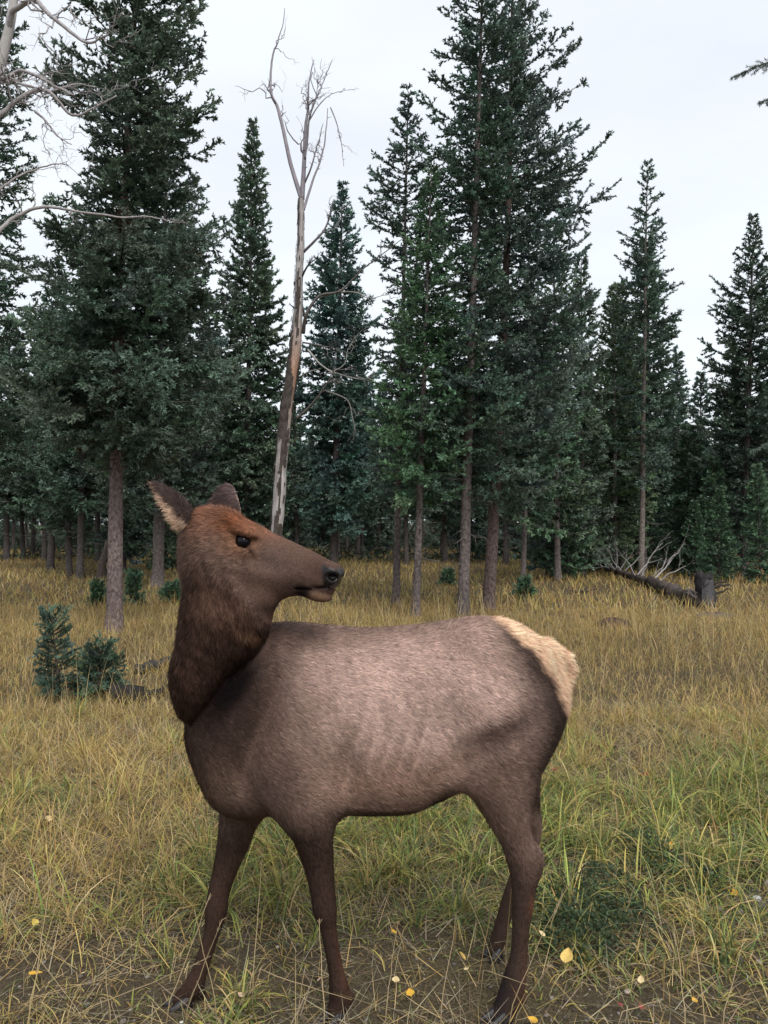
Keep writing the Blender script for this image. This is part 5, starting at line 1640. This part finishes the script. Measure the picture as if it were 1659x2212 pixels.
# ---- fallen leaves: each one is a thing
def fallen_leaves():
    rng = np.random.default_rng(131)
    YEL = (.62, .36, .045); PALE = (.66, .52, .28); RED = (.26, .045, .04); BUFF = (.55, .40, .27)
    rows = [(76, 2123, 26, YEL, 0), (850, 2033, 14, YEL, 0), (998, 2105, 18, (.55, .36, .10), 1), (1008, 2108, 10, PALE, 0), (1226, 2110, 28, (.74, .52, .16), 1), (855, 2135, 16, PALE, 0), (886, 2162, 18, YEL, 0), (1150, 2205, 20, YEL, 0),
            (1445, 1862, 20, YEL, 1), (1583, 1945, 18, YEL, 0), (1385, 2165, 14, PALE, 1), (1292, 2010, 12, PALE, 0), (1240, 2170, 14, BUFF, 0), (622, 2070, 20, BUFF, 1), (104, 1778, 14, PALE, 0), (520, 2165, 15, BUFF, 0), (1170, 2060, 14, PALE, 1),
            (1385, 2200, 12, RED, 0), (1340, 2195, 11, RED, 0), (1395, 1685, 16, RED, 0), (1200, 1672, 14, RED, 0), (1300, 2207, 10, BUFF, 1), (1500, 2185, 12, YEL, 0), (180, 2120, 9, PALE, 0), (690, 2130, 10, BUFF, 0), (75, 2030, 14, (.6, .45, .10), 1), (1490, 1920, 12, BUFF, 0)]
    def leaf_mesh(col):
        n = 9; v = []; q = []
        L = 1.0
        for i in range(n):
            t = i / (n - 1); w = .46 * math.sin(math.pi * min(max(t, .02), .985) ** .75) ** .8
            for j, s in enumerate((-1, -.5, 0, .5, 1)):
                v.append((s * w, t - .5, .10 * abs(s) ** 1.5 + .12 * (t - .5) ** 2))
        for i in range(n - 1):
            for j in range(4):
                q.append([i * 5 + j, i * 5 + j + 1, i * 5 + 6 + j, i * 5 + 5 + j])
        k = len(v); v += [(-.015, -.5, .03), (.015, -.5, .03), (.05, -.95, .10)]
        c = np.array([col] * k + [(.4, .3, .1)] * 3) * rng.uniform(.85, 1.1, (k + 3, 1))
        o = mesh_obj('leaf_shape', np.array(v), [np.array(q), np.array([[k, k + 1, k + 2]])], M_LEAF, None, c, True)
        me = o.data; bpy.data.objects.remove(o); return me
    names = {YEL: 'small round yellow aspen leaf lying on the ground around the hooves', PALE: 'pale cream withered leaf lying in the sparse grass', RED: 'small dark red leaf lying low in the grass', BUFF: 'buff brown withered leaf lying in the sparse grass'}
    cache = {}
    for px, py, s, col, up in rows:
        key = col
        if key not in cache: cache[key] = leaf_mesh(col)
        Y = depth(py - up * 6); c = W(px, py, Y); z = float(gz(c[0], c[1]))
        o = bpy.data.objects.new('fallen_leaf', cache[key]); COL.objects.link(o)
        o.location = (c[0], c[1], z + .030 + .03 * up)
        k = s / FPX * Y * 1.15
        o.scale = (k, k, k)
        o.rotation_euler = (rng.uniform(.0, .45) + .45 * up, rng.normal(0, .35), rng.uniform(-2.4, 2.4))
        tag(o, names.get(col, 'broad yellow leaf tilted up in the grass by the hind leg' if col[0] > .7 else 'dull ochre leaf standing in the sparse grass'), 'leaf', 'fallen leaves')
fallen_leaves()

# ---- pebbles
def pebbles():
    rng = np.random.default_rng(141)
    ico = []
    for sx in (-1, 1):
        ico += [(0, sx, 1.618), (0, sx, -1.618), (sx, 1.618, 0), (sx, -1.618, 0), (1.618, 0, sx), (-1.618, 0, sx)]
    ico = norm(np.array(ico, float))
    # faces of the icosahedron by nearest triples
    fs = []
    for i in range(12):
        for j in range(i + 1, 12):
            for k in range(j + 1, 12):
                if max(np.linalg.norm(ico[i] - ico[j]), np.linalg.norm(ico[j] - ico[k]), np.linalg.norm(ico[i] - ico[k])) < 1.1:
                    n = np.cross(ico[j] - ico[i], ico[k] - ico[i])
                    fs.append((i, j, k) if n @ ico[i] > 0 else (i, k, j))
    fs = np.array(fs)
    def stone(c, s, col):
        v = ico * rng.uniform(.75, 1.2, (12, 1)) * np.array([1, rng.uniform(.7, 1.1), rng.uniform(.45, .75)]) * s
        a = rng.random() * 6.283; R = np.array([[math.cos(a), -math.sin(a), 0], [math.sin(a), math.cos(a), 0], [0, 0, 1]])
        return v @ R.T + c
    acc = Acc()
    def field(cx, cy, rx, ry, n, smax):
        for _ in range(n):
            x, y = cx + rng.normal(0, rx), cy + rng.normal(0, ry)
            s = .0025 + smax * rng.random() ** 4
            acc.add(stone(np.array([x, y, float(gz(x, y)) + s * .25]), s, 0), fs, None, np.array((.20, .175, .155)) * rng.uniform(.35, 1.4))
    field(1.72, 3.28, .22, .26, 420, .030); field(.10, 2.98, .30, .10, 160, .008); field(-1.0, 2.72, .35, .10, 200, .010); field(.75, 2.60, .45, .12, 220, .010); field(-.3, 2.62, .4, .1, 150, .008)
    o = acc.build('gravel', M_STONE); tag(o, 'small grey pebbles scattered on the bare soil', 'gravel', kind='stuff')
    for px, py, s, colr, lab in ((1636, 1948, 24, (.52, .52, .56), 'pale blue-grey stone on the gravel patch'), (1355, 2150, 17, (.55, .45, .38), 'pinkish pale stone in the sparse grass right of the hind hoof'), (1640, 2085, 16, (.46, .45, .48), 'grey stone below the gravel patch'),
                             (855, 2120, 9, (.60, .58, .55), 'small white stone between the front and hind hooves'), (392, 2186, 11, (.62, .60, .55), 'small white stone touching the far front hoof'), (600, 2050, 9, (.5, .42, .36), 'small buff stone between the front legs')):
        Y = depth(py); c = W(px, py, Y); z = float(gz(c[0], c[1])); k = s / FPX * Y * .6
        a = Acc(); a.add(stone(np.zeros(3), k, 0), fs, None, colr)
        o = a.build('stone', M_STONE); o.location = (c[0], c[1], z + k * .35)
        sub = o.modifiers.new('rounded', 'SUBSURF'); sub.levels = 1; sub.render_levels = 1
        tag(o, lab, 'stone')
pebbles()
